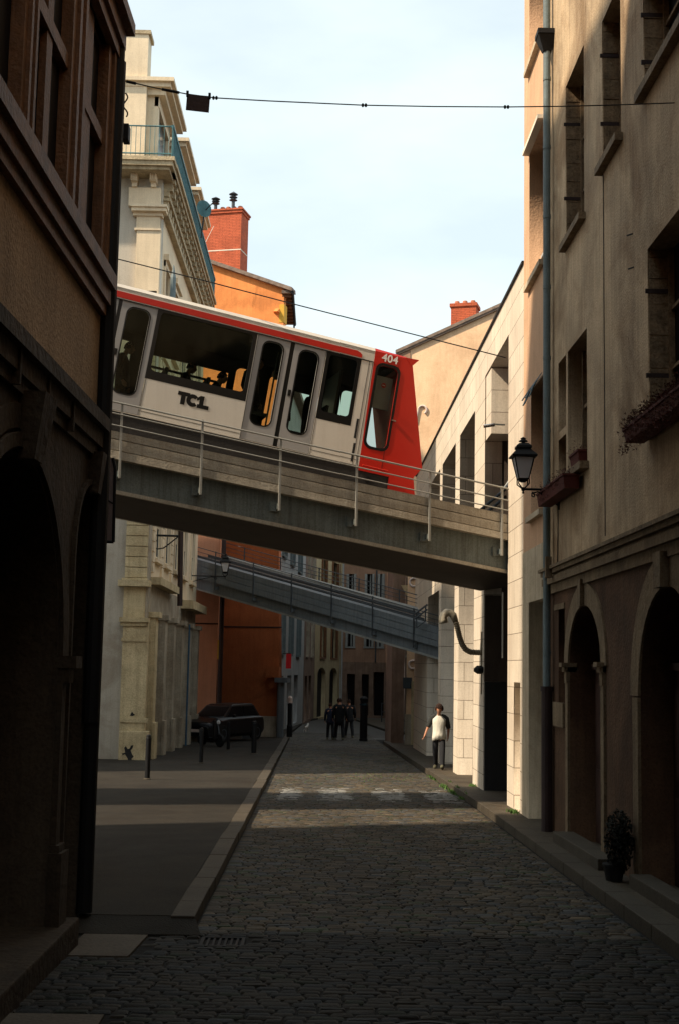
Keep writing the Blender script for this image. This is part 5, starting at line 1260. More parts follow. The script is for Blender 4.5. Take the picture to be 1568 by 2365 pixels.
# ================================================================ HOUSES FAR DOWN THE STREET
def house(name, label, p, q, H, mt, cols, rows, doors=(), darch=False, depth=8, shut=None, wmat='dark_pane', ground=None, gh=3.4, parapet=True):
    p = Vector((*p, 0)); q = Vector((*q, 0)); A = (q - p).normalized(); Nn = Vector((A.y, -A.x, 0)); Ln = (q - p).length
    f = Fr(p, A, Nn); g0 = gz((p.y + q.y) / 2)
    t = thing(name, (p.x + A.x, p.y + A.y, g0), label, 'building')
    hs = [rect(c - w_ / 2, c + w_ / 2, g0 + z0, g0 + z1) for c, w_ in cols for z0, z1 in rows]
    dh = [(arch(a0, a1_, g0 + .2, g0 + h_ - .6, g0 + h_, 10) if darch else rect(a0, a1_, g0 + .2, g0 + h_)) for a0, a1_, h_ in doors]
    if ground:
        f.panel('ground_floor_wall', ground, t, rect(0, Ln, g0 - .6, g0 + gh - .003), dh, -.4, .03); f.panel('wall', mt, t, rect(0, Ln, g0 + gh, H), hs, -.35, 0)
    else: f.panel('wall', mt, t, rect(0, Ln, g0 - .6, H), hs + dh, -.35, 0)
    b = MB(); f.box(b, .01, Ln - .01, g0 - .6, H - .02, -depth, -.42); b.build('wall_core', mt, t)
    for c, w_ in cols:
        for z0, z1 in rows:
            b = MB(); f.box(b, c - w_ / 2, c + w_ / 2, g0 + z0, g0 + z1, -.33, -.28); wn = b.build('window', wmat, t)
            b = MB(); f.box(b, c - .05, c + .05, g0 + z0, g0 + z1, -.28, -.22); f.box(b, c - w_ / 2 - .08, c + w_ / 2 + .08, g0 + z0 - .14, g0 + z0, -.3, .1); b.build('window_frame', shut or 'hotel_side', wn)
            if shut:
                b = MB(); f.box(b, c - w_ / 2 - .04, c - w_ / 2 + .14, g0 + z0, g0 + z1, -.1, .12); f.box(b, c + w_ / 2 - .14, c + w_ / 2 + .04, g0 + z0, g0 + z1, -.1, .12); b.split('shutter', shut, t)
    for a0, a1_, h_ in doors:
        b = MB(); f.box(b, a0, a1_, g0 + .2, g0 + h_, -.4, -.33); b.build('shop_window', 'dark_pane', t)
    b = MB(); f.box(b, -.05, Ln + .05, H, H + .3, -depth, .4); b.build('roof', 'tile_roof', t)
    return t, f, g0
h1, fh1, g_ = house('white_house', 'white-grey house with blue-grey shutters right of the orange wall, above a red sign', (-2.15, 64), (-1.05, 84), 17, 'white_facade', [(3, 2.2), (8.5, 2.4), (14.5, 2.6)], [(4.2, 7.6), (9.2, 12.2)], [(1.5, 4.5, 3), (7, 10, 3), (12, 15, 3)], shut='pipe_zinc', wmat='pane_blue')
house('brown_house', 'narrow brown-grey house between the white one and the cream one down the street', (-1.03, 84.5), (-.42, 98), 17, 'brown_facade', [(3, 2.0), (9, 2.4)], [(4.6, 7.4), (8.6, 11.6)], [(1, 4, 3.2), (6, 9, 3.2)], shut='hotel_side')
house('cream_house', 'pale cream house with arched doorways at the bend of the street', (-.40, 98.5), (1.68, 110), 18, 'cream_facade', [(3.2, 2.2), (8.3, 3.0)], [(4.8, 8.0), (9.4, 12.6)], [(1.2, 4.8, 4.0), (6.6, 10.2, 4.0)], darch=True, shut='brown_timber')
C_, fC, gC = house('pink_brown_house', 'wide pinkish-brown house closing the end of the street', (1.72, 110), (6.9, 108.5), 18, 'pinkbrown_facade', [(.75, .75), (2.35, .75), (3.35, .5), (4.5, .7)], [(5.9, 8.3), (9.6, 12)], [(.5, 1.2, 3.6), (1.8, 2.4, 3.6), (2.8, 3.7, 3.8), (4.2, 4.6, 3.5)], shut='shutter_grey', ground='brown_facade', gh=4.6)
b = MB(); fC.box(b, 2.9, 3.0, gC + 4.6, 17.5, .02, .12); b.build('drainpipe', 'rail_dark', C_)
b = MB(); fC.box(b, -.02, .1, gC + 1, 17.5, .02, .14); b.build('drainpipe', 'white_facade', C_)
house('side_house', 'dark brown house side at the right bend, left of the beige wall', (6.9, 107.5), (4.3, 62), 12, 'brown_facade', [(6, 1.5), (14, 1.5), (24, 1.6), (34, 1.6)], [(4.6, 7.2)], [(8, 10, 3), (20, 22, 3), (30, 32, 3)])
rs = thing('red_shop_sign', tuple(atY(667, 1527, 66.5)), 'vertical red sign panel hanging on the white house beside the grey column', 'sign')
f = Fr((0, 66.5, 0), (1, 0, 0), (0, -1, 0)); f.panel('panel', 'red_sign', rs, [f.px(661, 1544), f.px(673, 1544), f.px(674, 1510), f.px(662, 1510)], [], -.06, 0)
b = MB(); p_ = f.px(667, 1510); f.box(b, p_[0] - .5, p_[0] + .12, p_[1], p_[1] + .04, -.05, -.01); b.build('bracket', 'black_iron', rs)
# unseen block added behind the camera to cut the sky light
sq = thing('sky_blocker', (0, -32, .6), 'unseen tall tan block added behind the viewer to cut the sky light', 'building')
b = MB(); b.box(-14, 14, -40, -32, -1, 19); b.build('wall', 'right_plaster', sq)

cy = thing('shade_blocker', (-13, 30, gz(30)), 'unseen tall block with a roof, added on the left to shade the stone wall', 'building')  # added out of view as a sun blocker for the stone wall
b = MB(); b.box(-16, -11, 30.0, 34.4, -1.2, 19.6); b.build('wall', 'hotel_grey', cy)
b = MB(); b.hexa([(-16.3, 29.7, 19.6), (-10.7, 29.7, 19.6), (-10.7, 34.7, 19.6), (-16.3, 34.7, 19.6), (-15, 31, 20.4), (-12, 31, 20.4), (-12, 33.5, 20.4), (-15, 33.5, 20.4)]); b.build('roof', 'tile_roof', cy)
# ================================================================ LANTERNS
def lantern(pc, wall, label, sc=1.0):
    """four-sided street lantern; pc: foot of the lantern body, wall: where the arm meets the wall"""
    pc, wall = Vector(pc), Vector(wall)
    t = thing('wall_lantern', pc, label, 'street lantern', 'black wall lanterns')
    x, y, z = pc; q = math.pi / 4
    def sq(b, prof): b.lathe((x, y, z), [(r_ * sc * 1.414, h * sc) for r_, h in prof], 4, q)
    b = MB(); sq(b, [(.035, .10), (.07, .13), (.085, .16), (.05, .165)]); b.build('lower_cup', 'black_iron', t)
    b = MB()
    for i in range(4):
        a = q + i * math.pi / 2; dx, dy = math.cos(a) * 1.414, math.sin(a) * 1.414
        b.tube([(x + dx * .02 * sc, y + dy * .02 * sc, z + .0), (x + dx * .085 * sc, y + dy * .085 * sc, z + .07 * sc), (x + dx * .085 * sc, y + dy * .085 * sc, z + .17 * sc), (x + dx * .155 * sc, y + dy * .155 * sc, z + .50 * sc)], .011 * sc, 6)
    sq(b, [(.15, .495), (.165, .50), (.165, .515), (.15, .52)]); b.build('frame', 'black_iron', t)
    for i in range(4):
        a0 = q + i * math.pi / 2; a1_ = a0 + math.pi / 2; b = MB()
        f = lambda a, r_, h: (x + math.cos(a) * 1.414 * r_ * sc, y + math.sin(a) * 1.414 * r_ * sc, z + h * sc)
        b.hexa([f(a0, .082, .18), f(a1_, .082, .18), f(a1_, .078, .18), f(a0, .078, .18), f(a0, .150, .495), f(a1_, .150, .495), f(a1_, .146, .495), f(a0, .146, .495)]); b.build('glass_pane', 'bulb_glass', t)
    b = MB(); sq(b, [(.20, .505), (.205, .53), (.12, .62), (.105, .64), (.125, .655), (.12, .69), (.07, .735), (.045, .74)])
    b.lathe((x, y, z), [(.03 * sc, .735 * sc), (.03 * sc, .755 * sc), (.075 * sc, .765 * sc), (.07 * sc, .78 * sc), (.035 * sc, .80 * sc), (.05 * sc, .815 * sc), (.015 * sc, .84 * sc)], 10); b.build('lantern_roof', 'black_iron', t)
    b = MB(); d = (wall - pc); d.z = 0; L_ = d.length; d.normalize(); P = lambda s, h: pc + d * s + Vector((0, 0, h))
    b.lathe((x, y, z), [(.005, -.09 * sc), (.022 * sc, -.07 * sc), (.01, -.05 * sc), (.03 * sc, -.03 * sc), (.03 * sc, .0), (.015, .02 * sc)], 8)
    b.tube([P(0, -.01), P(L_, -.0)], .02 * sc, 8); b.tube([P(L_ * .25, -.05), P(L_ * .32, -.09), P(L_ * .30, -.12), P(L_ * .24, -.11), P(L_ * .24, -.07), P(L_ * .4, -.04), P(L_ * .7, -.13), P(L_, -.25)], .014 * sc, 6)
    b.tube([P(L_, -.3), P(L_, .08)], .022 * sc, 6); b.build('bracket_arm', 'black_iron', t)
    return t
Yl = 19.3
pc = atY(1207, 1128, Yl); lantern(pc, (3.55, Yl + .1, pc.z), 'large black lantern on a bracket in front of the drainpipe on the right', sc=.93)
pc = atY(521, 1331, 50.2); lantern(pc, (H2.P(12.2, 0, 0).x, 50.2, pc.z), 'small black lantern hung from the far corner of the cream building', sc=1.05)

# ================================================================ BOLLARDS, PILLAR, BARRIERS, CABINET
def bollard(u, v, h, r_, label, name='bollard'):
    p = atG(u, v, .1); t = thing(name, p, label, 'bollard', 'dark bollards on the left pavement')
    b = MB(); b.lathe(p, [(r_, -.05), (r_, h - .12), (r_ * 1.05, h - .11), (r_ * 1.05, h - .08), (r_ * .95, h - .07), (r_ * .9, h - .02), (r_ * .5, h)], 14); b.build('shaft', 'black_iron', t)
    b = MB(); b.lathe(p, [(r_ * 1.5, -.05), (r_ * 1.5, .015), (r_, .03)], 14); b.build('foot', 'granite', t)
bollard(341, 1800, 1.0, .06, 'nearest and tallest dark bollard, in front of the stone corner pier')
bollard(465, 1763, .98, .055, 'slim dark bollard in front of the parked car, second from the left')
bollard(528, 1733, .95, .055, 'small dark bollard just right of the parked car')
bollard(587, 1741, 1.05, .085, 'thick dark bollard near the kerb, right of the parked car')
p = atG(669, 1702, .1); t = thing('traffic_post', p, 'dark post with a pale top standing at the kerb by the grey column', 'post')
b = MB(); b.lathe(p, [(.13, 0), (.13, .5), (.10, .55), (.10, 1.45), (.05, 1.5)], 12); b.build('shaft', 'black_iron', t)
b = MB(); b.lathe(p + Vector((0, 0, 1.5)), [(.11, 0), (.11, .22), (.05, .3)], 12); b.build('pale_top', 'anchor', t)
p = atG(838, 1711, 0.0); t = thing('street_cabinet', p, 'tall dark cylindrical street pillar right of the walking group', 'pillar')
b = MB(); b.lathe(p, [(.19, 0), (.19, .08), (.165, .1), (.165, 1.75), (.19, 1.78), (.19, 1.86), (.08, 1.95)], 18); b.build('pillar_body', 'black_iron', t)
b = MB(); b.lathe(p, [(.195, 1.55), (.195, 1.62), (.18, 1.63)], 18); b.build('pillar_band', 'pane_blue', t)
p = atY(575, 1683, 55.5); b = MB(); z0 = gz(55.5) + .1
b.box(p.x - .26, p.x + .26, 55.3, 55.6, z0, z0 + 1.0); b.box(p.x - .28, p.x + .28, 55.28, 55.62, z0 + 1.0, z0 + 1.05); tag(b.build('utility_cabinet', 'bridge_blue', bevel=.01), 'low grey utility cabinet against the orange wall', 'cabinet')
for i, (u, lab) in enumerate(((880, 'left railing barrier across the far side street'), (897, 'right railing barrier across the far side street'))):
    p = atG(u, 1668, .1); t = thing('pedestrian_barrier', p, lab, 'barrier', 'railing barriers at the street corner')
    b = MB(); b.tube([p, p + Vector((0, 0, 1.3)), p + Vector((.55, 0, 1.3)), p + Vector((.55, 0, 0))], .05, 6); b.build('hoop', 'rail_dark', t)
    b = MB(); b.tube([p + Vector((0, 0, .7)), p + Vector((.55, 0, .7))], .03, 6); b.build('crossbar', 'rail_dark', t)


# ================================================================ PARKED CAR
def car(loc, rot, label):
    t = thing('parked_car', (0, 0, 0), label, 'car')
    Lh, Wd = 2.0, .86
    def ring(x, hw, zb, zs, zt, tw):   # cross-section at x: sill, shoulder, top
        return [(x, -hw * .9, zb), (x, -hw, zb + .12), (x, -hw, zs - .05), (x, -hw * .96, zs), (x, -tw, zt), (x, tw, zt), (x, hw * .96, zs), (x, hw, zs - .05), (x, hw, zb + .12), (x, hw * .9, zb)]
    b = MB()
    b.loft([ring(-2.0, .70, .32, .62, .66, .55), ring(-1.93, .80, .24, .72, .78, .62), ring(-1.5, .85, .2, .84, .92, .66), ring(-.85, .86, .2, .90, .98, .66), ring(1.2, .86, .2, .93, 1.0, .66), ring(1.75, .84, .22, .93, .98, .64), ring(1.98, .76, .3, .80, .86, .58)])
    b.build('body', 'car_paint', t, smooth=False, bevel=.02)
    b = MB()
    b.loft([[(-.98, -.70, .96), (-.98, .70, .96), (1.78, .68, .96), (1.78, -.68, .96)][::-1], [(-.35, -.60, 1.38), (-.35, .60, 1.38), (1.42, .58, 1.40), (1.42, -.58, 1.40)][::-1], [(-.15, -.54, 1.45), (-.15, .54, 1.45), (1.3, .53, 1.47), (1.3, -.53, 1.47)][::-1]])
    b.build('cabin', 'car_paint', t, bevel=.02)
    b = MB(); b.hexa([(-.98, -.60, .985), (-.98, .60, .985), (-.92, .60, .985), (-.92, -.60, .985), (-.40, -.53, 1.36), (-.40, .53, 1.36), (-.34, .53, 1.36), (-.34, -.53, 1.36)]); b.build('windscreen', 'dark_pane', t)
    for s in (-1, 1):
        b = MB(); b.hexa([(-.75, s * .70, .99), (.42, s * .70, .99), (.42, s * .66, .99), (-.75, s * .66, .99), (-.30, s * .61, 1.36), (.40, s * .61, 1.36), (.40, s * .57, 1.36), (-.30, s * .57, 1.36)]); b.build('side_window', 'dark_pane', t)
        b = MB(); b.hexa([(.50, s * .70, .99), (1.55, s * .70, .99), (1.55, s * .66, .99), (.50, s * .66, .99), (.50, s * .61, 1.36), (1.30, s * .61, 1.36), (1.30, s * .57, 1.36), (.50, s * .57, 1.36)]); b.build('side_window', 'dark_pane', t)
        b = MB(); b.lathe((0, 0, 0), [(.02, 0), (.13, .0), (.13, .05), (.02, .06)], 12); mm = Matrix.Translation((-1.93, s * .58, .64)) @ Matrix.Rotation(R(-90), 4, 'Y'); b.v = [tuple(mm @ Vector(v)) for v in b.v]; b.build('headlight', 'bulb_glass', t)
        b = MB(); b.box(-.72, -.58, s * .88 - (.1 if s < 0 else 0), s * .88 + (.1 if s > 0 else 0), .96, 1.08); b.build('mirror', 'car_paint', t, bevel=.02)
        b = MB(); b.box(1.93, 2.0, s * .62 - .1, s * .62 + .1, .62, .84); b.build('tail_light', 'lamp_red', t)
        for x in (-1.28, 1.28):
            b = MB(); b.lathe((0, 0, 0), [(.2, -.1), (.31, -.1), (.33, -.06), (.33, .06), (.31, .1), (.2, .1)], 24); mm = Matrix.Translation((x, s * .77, .33)) @ Matrix.Rotation(R(90), 4, 'X'); b.v = [tuple(mm @ Vector(v)) for v in b.v]; wh = b.build('wheel', 'rubber', t)
            b = MB(); b.lathe((0, 0, 0), [(.02, .0), (.2, .0), (.2, .105), (.16, .10), (.05, .08)], 14); mm = Matrix.Translation((x, s * .77, .33)) @ Matrix.Rotation(R(90 * s * -1), 4, 'X'); b.v = [tuple(mm @ Vector(v)) for v in b.v]; b.build('rim', 'rail_dark', wh)
    b = MB(); b.box(-2.02, -1.97, -.28, .28, .40, .51); b.build('number_plate', 'anchor', t)
    b = MB(); b.box(-2.0, -1.95, -.4, .4, .56, .68); b.build('grille', 'rubber', t)
    t.location = loc; t.rotation_euler = (0, 0, rot); return t
cp = atG(512, 1712, .1)
car((cp.x, cp.y + .6, cp.z), R(62), 'dark hatchback parked beside the cream building in front of the orange wall')
# a small motor scooter beside it
sp = atG(488, 1724, .1); t = thing('motor_scooter', (0, 0, 0), 'dark motor scooter parked in front of the hatchback', 'scooter')
for x in (-.55, .55):
    b = MB(); b.lathe((0, 0, 0), [(.12, -.05), (.22, -.05), (.24, 0), (.22, .05), (.12, .05)], 18); mm = Matrix.Translation((x, 0, .24)) @ Matrix.Rotation(R(90), 4, 'X'); b.v = [tuple(mm @ Vector(v)) for v in b.v]; b.build('wheel', 'rubber', t)
b = MB(); b.loft([[(-.62, -.1, .35), (-.62, .1, .35), (-.62, .1, .6), (-.62, -.1, .6)], [(-.3, -.18, .25), (-.3, .18, .25), (-.3, .18, .72), (-.3, -.18, .72)], [(.0, -.17, .22), (.0, .17, .22), (.0, .17, .66), (.0, -.17, .66)], [(.1, -.16, .2), (.1, .16, .2), (.1, .16, .32), (.1, -.16, .32)], [(.42, -.16, .22), (.42, .16, .22), (.42, .16, .34), (.42, -.16, .34)]]); b.build('body', 'car_paint', t, bevel=.02)
b = MB(); b.hexa([(.38, -.2, .3), (.38, .2, .3), (.46, .2, .3), (.46, -.2, .3), (.30, -.17, .95), (.30, .17, .95), (.38, .17, .95), (.38, -.17, .95)]); b.build('leg_shield', 'car_paint', t, bevel=.015)
b = MB(); b.tube([(.56, 0, .24), (.36, 0, .95), (.33, 0, 1.05)], .03, 8); b.tube([(.28, -.32, 1.06), (.33, 0, 1.04), (.28, .32, 1.06)], .016, 8); b.build('handlebar', 'rail_dark', t)
b = MB(); b.loft([[(-.6, -.12, .72), (-.6, .12, .72), (-.6, .1, .80), (-.6, -.1, .80)], [(-.2, -.15, .70), (-.2, .15, .70), (-.2, .12, .79), (-.2, -.12, .79)], [(.02, -.11, .66), (.02, .11, .66), (.02, .09, .74), (.02, -.09, .74)]]); b.build('saddle', 'seat_cloth', t)
b = MB(); b.lathe((0, 0, 0), [(.01, 0), (.07, .01), (.07, .05), (.02, .07)], 10); mm = Matrix.Translation((.40, 0, .88)) @ Matrix.Rotation(R(90), 4, 'Y'); b.v = [tuple(mm @ Vector(v)) for v in b.v]; b.build('headlight', 'bulb_glass', t)
t.location = sp; t.rotation_euler = (0, 0, R(-50))

# ================================================================ PEOPLE
def skin(name, pts, edges, mt, parent, sub=1, extra=None):
    keys = list(pts); me = bpy.data.meshes.new('tmp'); me.from_pydata([pts[k][0] for k in keys], [(keys.index(a), keys.index(b_)) for a, b_ in edges], [])
    o = bpy.data.objects.new('tmp', me); COL.objects.link(o)
    md = o.modifiers.new('s', 'SKIN'); md.use_smooth_shade = True
    for i, k in enumerate(keys):
        r_ = pts[k][1]; r_ = r_ if isinstance(r_, tuple) else (r_, r_)
        me.skin_vertices[0].data[i].radius = r_
    me.skin_vertices[0].data[0].use_root = True
    sb_ = o.modifiers.new('b', 'SUBSURF'); sb_.levels = sub; sb_.render_levels = sub
    me2 = bpy.data.meshes.new_from_object(o.evaluated_get(bpy.context.evaluated_depsgraph_get()))
    bpy.data.objects.remove(o); me2.name = name
    if len(me2.vertices) == 0: print('SKIN FAILED', name)
    if extra: me2.transform(extra)
    ob = bpy.data.objects.new(name, me2); COL.objects.link(ob); ob.parent = parent; LOC[ob.name] = Vector()
    me2.materials.append(M[mt])
    for p_ in me2.polygons: p_.use_smooth = True
    return ob
def fingers(pts, edges, wr, tip, side, key):
    """palm and five fingers hanging from the wrist towards tip; side = direction of the thumb"""
    wr, tip, side = Vector(wr), Vector(tip), Vector(side).normalized(); d = (tip - wr).normalized()
    up = d.cross(side).normalized()
    pk = key + 'palm'; pts[pk] = (wr + d * .05, (.022, .036)); edges.append((key, pk))
    for i, (off, ln) in enumerate(((.030, .072), (.011, .080), (-.010, .075), (-.029, .058))):
        k0 = f'{key}f{i}'; base = wr + d * .085 + side * off
        pts[k0 + 'a'] = (base, .0095); pts[k0 + 'b'] = (base + d * ln * .55 + up * .012, .0085); pts[k0 + 'c'] = (base + d * ln * .9 + up * .035, .0072)
        edges += [(pk, k0 + 'a'), (k0 + 'a', k0 + 'b'), (k0 + 'b', k0 + 'c')]
    pts[key + 'ta'] = (wr + d * .045 + side * .04, .0105); pts[key + 'tb'] = (wr + d * .085 + side * .055 + up * .012, .009)
    edges += [(pk, key + 'ta'), (key + 'ta', key + 'tb')]
def ellipse(c, rx, ry, n=20, tilt=(0, 0)):
    return [(c[0] + rx * math.cos(2 * math.pi * i / n), c[1] + ry * math.sin(2 * math.pi * i / n), c[2] + tilt[0] * math.cos(2 * math.pi * i / n) + tilt[1] * math.sin(2 * math.pi * i / n)) for i in range(n)]
def head_mesh(b, c, yaw, nod, s=1.0):
    """skull, jaw, brow, nose, ears in one closed surface; front is -Y before turning"""
    n, m_ = 24, 18; vs = []; 
    rot = Matrix.Rotation(yaw, 3, 'Z') @ Matrix.Rotation(nod, 3, 'X')
    for i in range(m_ + 1):
        t_ = math.pi * i / m_; zc = math.cos(t_)
        for j in range(n):
            p_ = 2 * math.pi * j / n; x = math.sin(t_) * math.cos(p_); y = math.sin(t_) * math.sin(p_); z = zc
            X = x * .073; Y = y * .092; Z = z * .115
            if z < 0: X *= 1 - .28 * (-z); Y *= 1 - .10 * (-z); Y -= .018 * (-z)
            fr_ = max(0, -y)
            if fr_ > .55:
                Y += -.006 * math.exp(-((z - .22) / .09) ** 2)                                  # brow
                Y += .010 * math.exp(-((z - .05) / .09) ** 2) * math.exp(-((abs(x) - .33) / .16) ** 2)   # eye sockets
                Y += -.026 * math.exp(-((z + .17) / .13) ** 2) * math.exp(-(x / .12) ** 2)       # nose
                Y += -.012 * math.exp(-((z - .02) / .14) ** 2) * math.exp(-(x / .10) ** 2)
                Y += -.007 * math.exp(-((z + .48) / .07) ** 2) * math.exp(-(x / .30) ** 2)       # lips
                Y += -.008 * math.exp(-((z + .85) / .12) ** 2) * math.exp(-(x / .35) ** 2)       # chin
            if abs(y) < .3 and -.25 < z < .25: X += math.copysign(.014 * math.exp(-(y / .14) ** 2) * math.exp(-(z / .18) ** 2), x)
            vs.append(Vector(c) + rot @ (Vector((X, Y, Z)) * s))
    fs = [(i * n + j, i * n + (j + 1) % n, (i + 1) * n + (j + 1) % n, (i + 1) * n + j) for i in range(m_) for j in range(n)]
    b.add(vs, fs); return rot
def person(loc, rot, label, h=1.72, top='coat', trous='trousers', hair='hair', shoe='shoe', lf=.18, rf=-.18, stride=.28, arms=None, bow=.15, long_coat=False, group=None, hair_s=1.0, lean=0.0, raglan=False, cat='person'):
    s = h / 1.75
    t = thing('person', (0, 0, 0), label, cat, group)
    V = lambda x, y, z: (x * s, y * s, z * s)
    arms = arms or (((-.20, 0, 1.41), (-.27, .05, 1.15), (-.28, -.06, .92)), ((.20, 0, 1.41), (.26, .03, 1.15), (.27, -.05, .92)))
    hips = {'L': (-.09, 0, .90), 'R': (.09, 0, .90)}
    fy = {'L': stride * .5, 'R': -stride * .5}
    pts = {'pel': (V(0, 0, .95), (.13 * s, .10 * s)), 'wai': (V(0, -.01, 1.10), (.125 * s, .085 * s)), 'che': (V(0, -.02, 1.30), (.15 * s, .10 * s)), 'nb': (V(0, -.03, 1.46), (.06 * s, .06 * s)), 'nt': (V(.0, -.05 - bow * .15, 1.55), (.05 * s, .05 * s)), 'hd': (V(0, -.06 - bow * .3, 1.62), .055 * s)}
    ed = [('pel', 'wai'), ('wai', 'che'), ('che', 'nb'), ('nb', 'nt'), ('nt', 'hd')]
    for k, (sh, el, wr) in zip('LR', arms):
        pts['s' + k] = (V(*sh), .052 * s); pts['e' + k] = (V(*el), .04 * s); pts['w' + k] = (V(*wr), .027 * s)
        ed += [('che', 's' + k), ('s' + k, 'e' + k), ('e' + k, 'w' + k)]
        d = Vector(wr) - Vector(el); fingers(pts, ed, V(*wr), V(*(Vector(wr) + d)), (0, -1, 0), 'w' + k)
    legs = {}
    for k in 'LR':
        x0 = -.095 if k == 'L' else .095; xf = -lf * .8 if k == 'L' else -rf * .8
        y = fy[k]; kn = (x0 * .5 + xf * .5, y * .35 - .05, .50); an = (xf, y, .10 + (.05 if y > 0 else .02))
        legs[k] = (kn, an)
        pts['k' + k] = (V(*kn), .058 * s); pts['a' + k] = (V(*an), .030 * s); pts['h' + k] = (V(x0, 0, .86), .085 * s); pts['t' + k] = (V(an[0] * 1.1, an[1] - .13, .045 + (.06 if y < 0 else 0)), .018 * s)
        ed += [('pel', 'h' + k), ('h' + k, 'k' + k), ('k' + k, 'a' + k), ('a' + k, 't' + k)]
    body = skin('body', pts, ed, 'skin', t, 2)
    hc_ = Vector(V(.015, -.10 - bow * .35, 1.635)); b = MB(); rr_ = head_mesh(b, hc_, 0.0, bow * 1.5, s)
    # join the head surface to the body mesh
    me = body.data; bm = bmesh.new(); bm.from_mesh(me); vs = [bm.verts.new(v) for v in b.v]
    for f in b.f:
        try: fc = bm.faces.new([vs[i] for i in f]); fc.smooth = True
        except ValueError: pass
    bm.to_mesh(me); bm.free()
    # hair: curly shell of small tufts
    b = MB(); rnd = random.Random(5)
    for _ in range(240):
        ph = rnd.uniform(0, 6.283); el = rnd.uniform(-.25, 1.0); rr2 = math.sqrt(max(0, 1 - el * el))
        d = Vector((rr2 * math.cos(ph), rr2 * math.sin(ph), el))
        if d.y < -.35 and el < .55: continue
        c_ = hc_ + rr_ @ (Vector((d.x * .080, d.y * .098 + .008, d.z * .115 + .012)) * s * hair_s)
        r_ = rnd.uniform(.014, .026) * s * hair_s; k0 = []
        oc = [(1, 0, 0), (-1, 0, 0), (0, 1, 0), (0, -1, 0), (0, 0, 1), (0, 0, -1)]
        b.add([c_ + Vector(o_) * r_ for o_ in oc], [(0, 2, 4), (2, 1, 4), (1, 3, 4), (3, 0, 4), (2, 0, 5), (1, 2, 5), (3, 1, 5), (0, 3, 5)])
    me = bpy.data.meshes.new('hair'); me.from_pydata(b.v, [], b.f); hr = bpy.data.objects.new('hair', me); COL.objects.link(hr); hr.parent = t; me.materials.append(M[hair]); LOC[hr.name] = Vector()
    for p_ in me.polygons: p_.use_smooth = True
    # trousers
    tp = {'pel': (V(0, 0, .93), (.115 * s, .09 * s))}; te = []
    for k in 'LR':
        kn, an = legs[k]; x0 = -.095 if k == 'L' else .095
        tp['h' + k] = (V(x0, 0, .82), .095 * s); tp['k' + k] = (V(*kn), .088 * s); tp['m' + k] = (V(*[(kn[i] + an[i]) / 2 for i in range(3)]), .08 * s); tp['a' + k] = (V(an[0], an[1], .045), .070 * s)
        te += [('pel', 'h' + k), ('h' + k, 'k' + k), ('k' + k, 'm' + k), ('m' + k, 'a' + k)]
    skin('trousers', tp, te, trous, t, 2)
    for k in 'LR':
        kn, an = legs[k]; up = .06 if an[1] < 0 else 0
        b = MB(); ax, ay = an[0], an[1]
        b.loft([[(p[0] * s, p[1] * s, p[2] * s) for p in ellipse((ax, ay + .05, .055), .035, .02, 12)], [(p[0] * s, p[1] * s, p[2] * s) for p in ellipse((ax, ay + .03, .055), .045, .05, 12)]])
        b = MB(); rg_ = []
        for q, wq, hq in ((.08, .030, .07), (.05, .046, .115), (-.02, .052, .135), (-.09, .054, .10), (-.17, .052, .075), (-.22, .030, .05)):
            tz = up * max(0, (.05 - q)) / .25
            rg_.append([((ax * (1 + .25 * (-q))) * s + wq * s * math.cos(a_), (ay + q) * s, (tz + max(0.0, hq / 2 + hq / 2 * math.sin(a_))) * s) for a_ in [2 * math.pi * i / 12 for i in range(12)]])
        b.loft(rg_); me = b.build('shoe', shoe, None, smooth=True); me.parent = t
    # top
    b = MB()
    if long_coat: lv = [(.62, .19, .14), (.85, .185, .14), (1.05, .17, .125), (1.25, .19, .13), (1.38, .195, .12), (1.45, .13, .09), (1.50, .06, .06)]
    else: lv = [(.79, .20, .155), (.90, .195, .15), (1.02, .175, .138), (1.14, .17, .132), (1.26, .185, .132), (1.37, .19, .118), (1.43, .14, .092), (1.475, .085, .072), (1.50, .062, .060)]
    n = 40; rg_ = []
    for i, (z, rx, ry) in enumerate(lv):
        row = []
        for j in range(n):
            a_ = 2 * math.pi * j / n; fold = 0.010 * math.sin(a_ * 5 + z * 9) + .007 * math.sin(a_ * 11 - z * 14); fold *= max(0, min(1, (1.4 - z) * 2.2))
            zz = z + ((.05 * math.sin(a_ * 1 + 2.6) + .02 * math.sin(3 * a_)) if (z < .95 and not long_coat) else 0)
            row.append(((rx + fold) * math.cos(a_) * s + .0, (-.015 + (ry + fold) * math.sin(a_) - .01 * (z > 1.2)) * s, zz * s))
        rg_.append(row)
    b.loft(rg_); o = b.build('shirt' if raglan else 'coat', top, None, smooth=True); o.parent = t
    for k, (sh, el, wr) in zip('LR', arms):
        sh, el, wr = Vector(sh), Vector(el), Vector(wr); inn = Vector((sh.x * .30, -.03, 1.485)); end = el.lerp(wr, .02) if raglan else wr
        b = MB(); b.tube([Vector(p_) * s for p_ in (inn, sh.lerp(inn, .5) + Vector((0, 0, .0)), sh, sh.lerp(el, .5), el.lerp(sh, .1), end)], [x_ * s for x_ in ((.045, .075, .078, .070, .066, .062) if raglan else (.05, .075, .075, .066, .058, .045))], 14)
        o = b.build('sleeve', 'sleeve' if raglan else top, None, smooth=True); o.parent = t
    t.location = loc; t.rotation_euler = (0, 0, rot)
    return t, hc_, rr_, s
mp_ = atG(1012, 1776, .12); print('man', mp_)
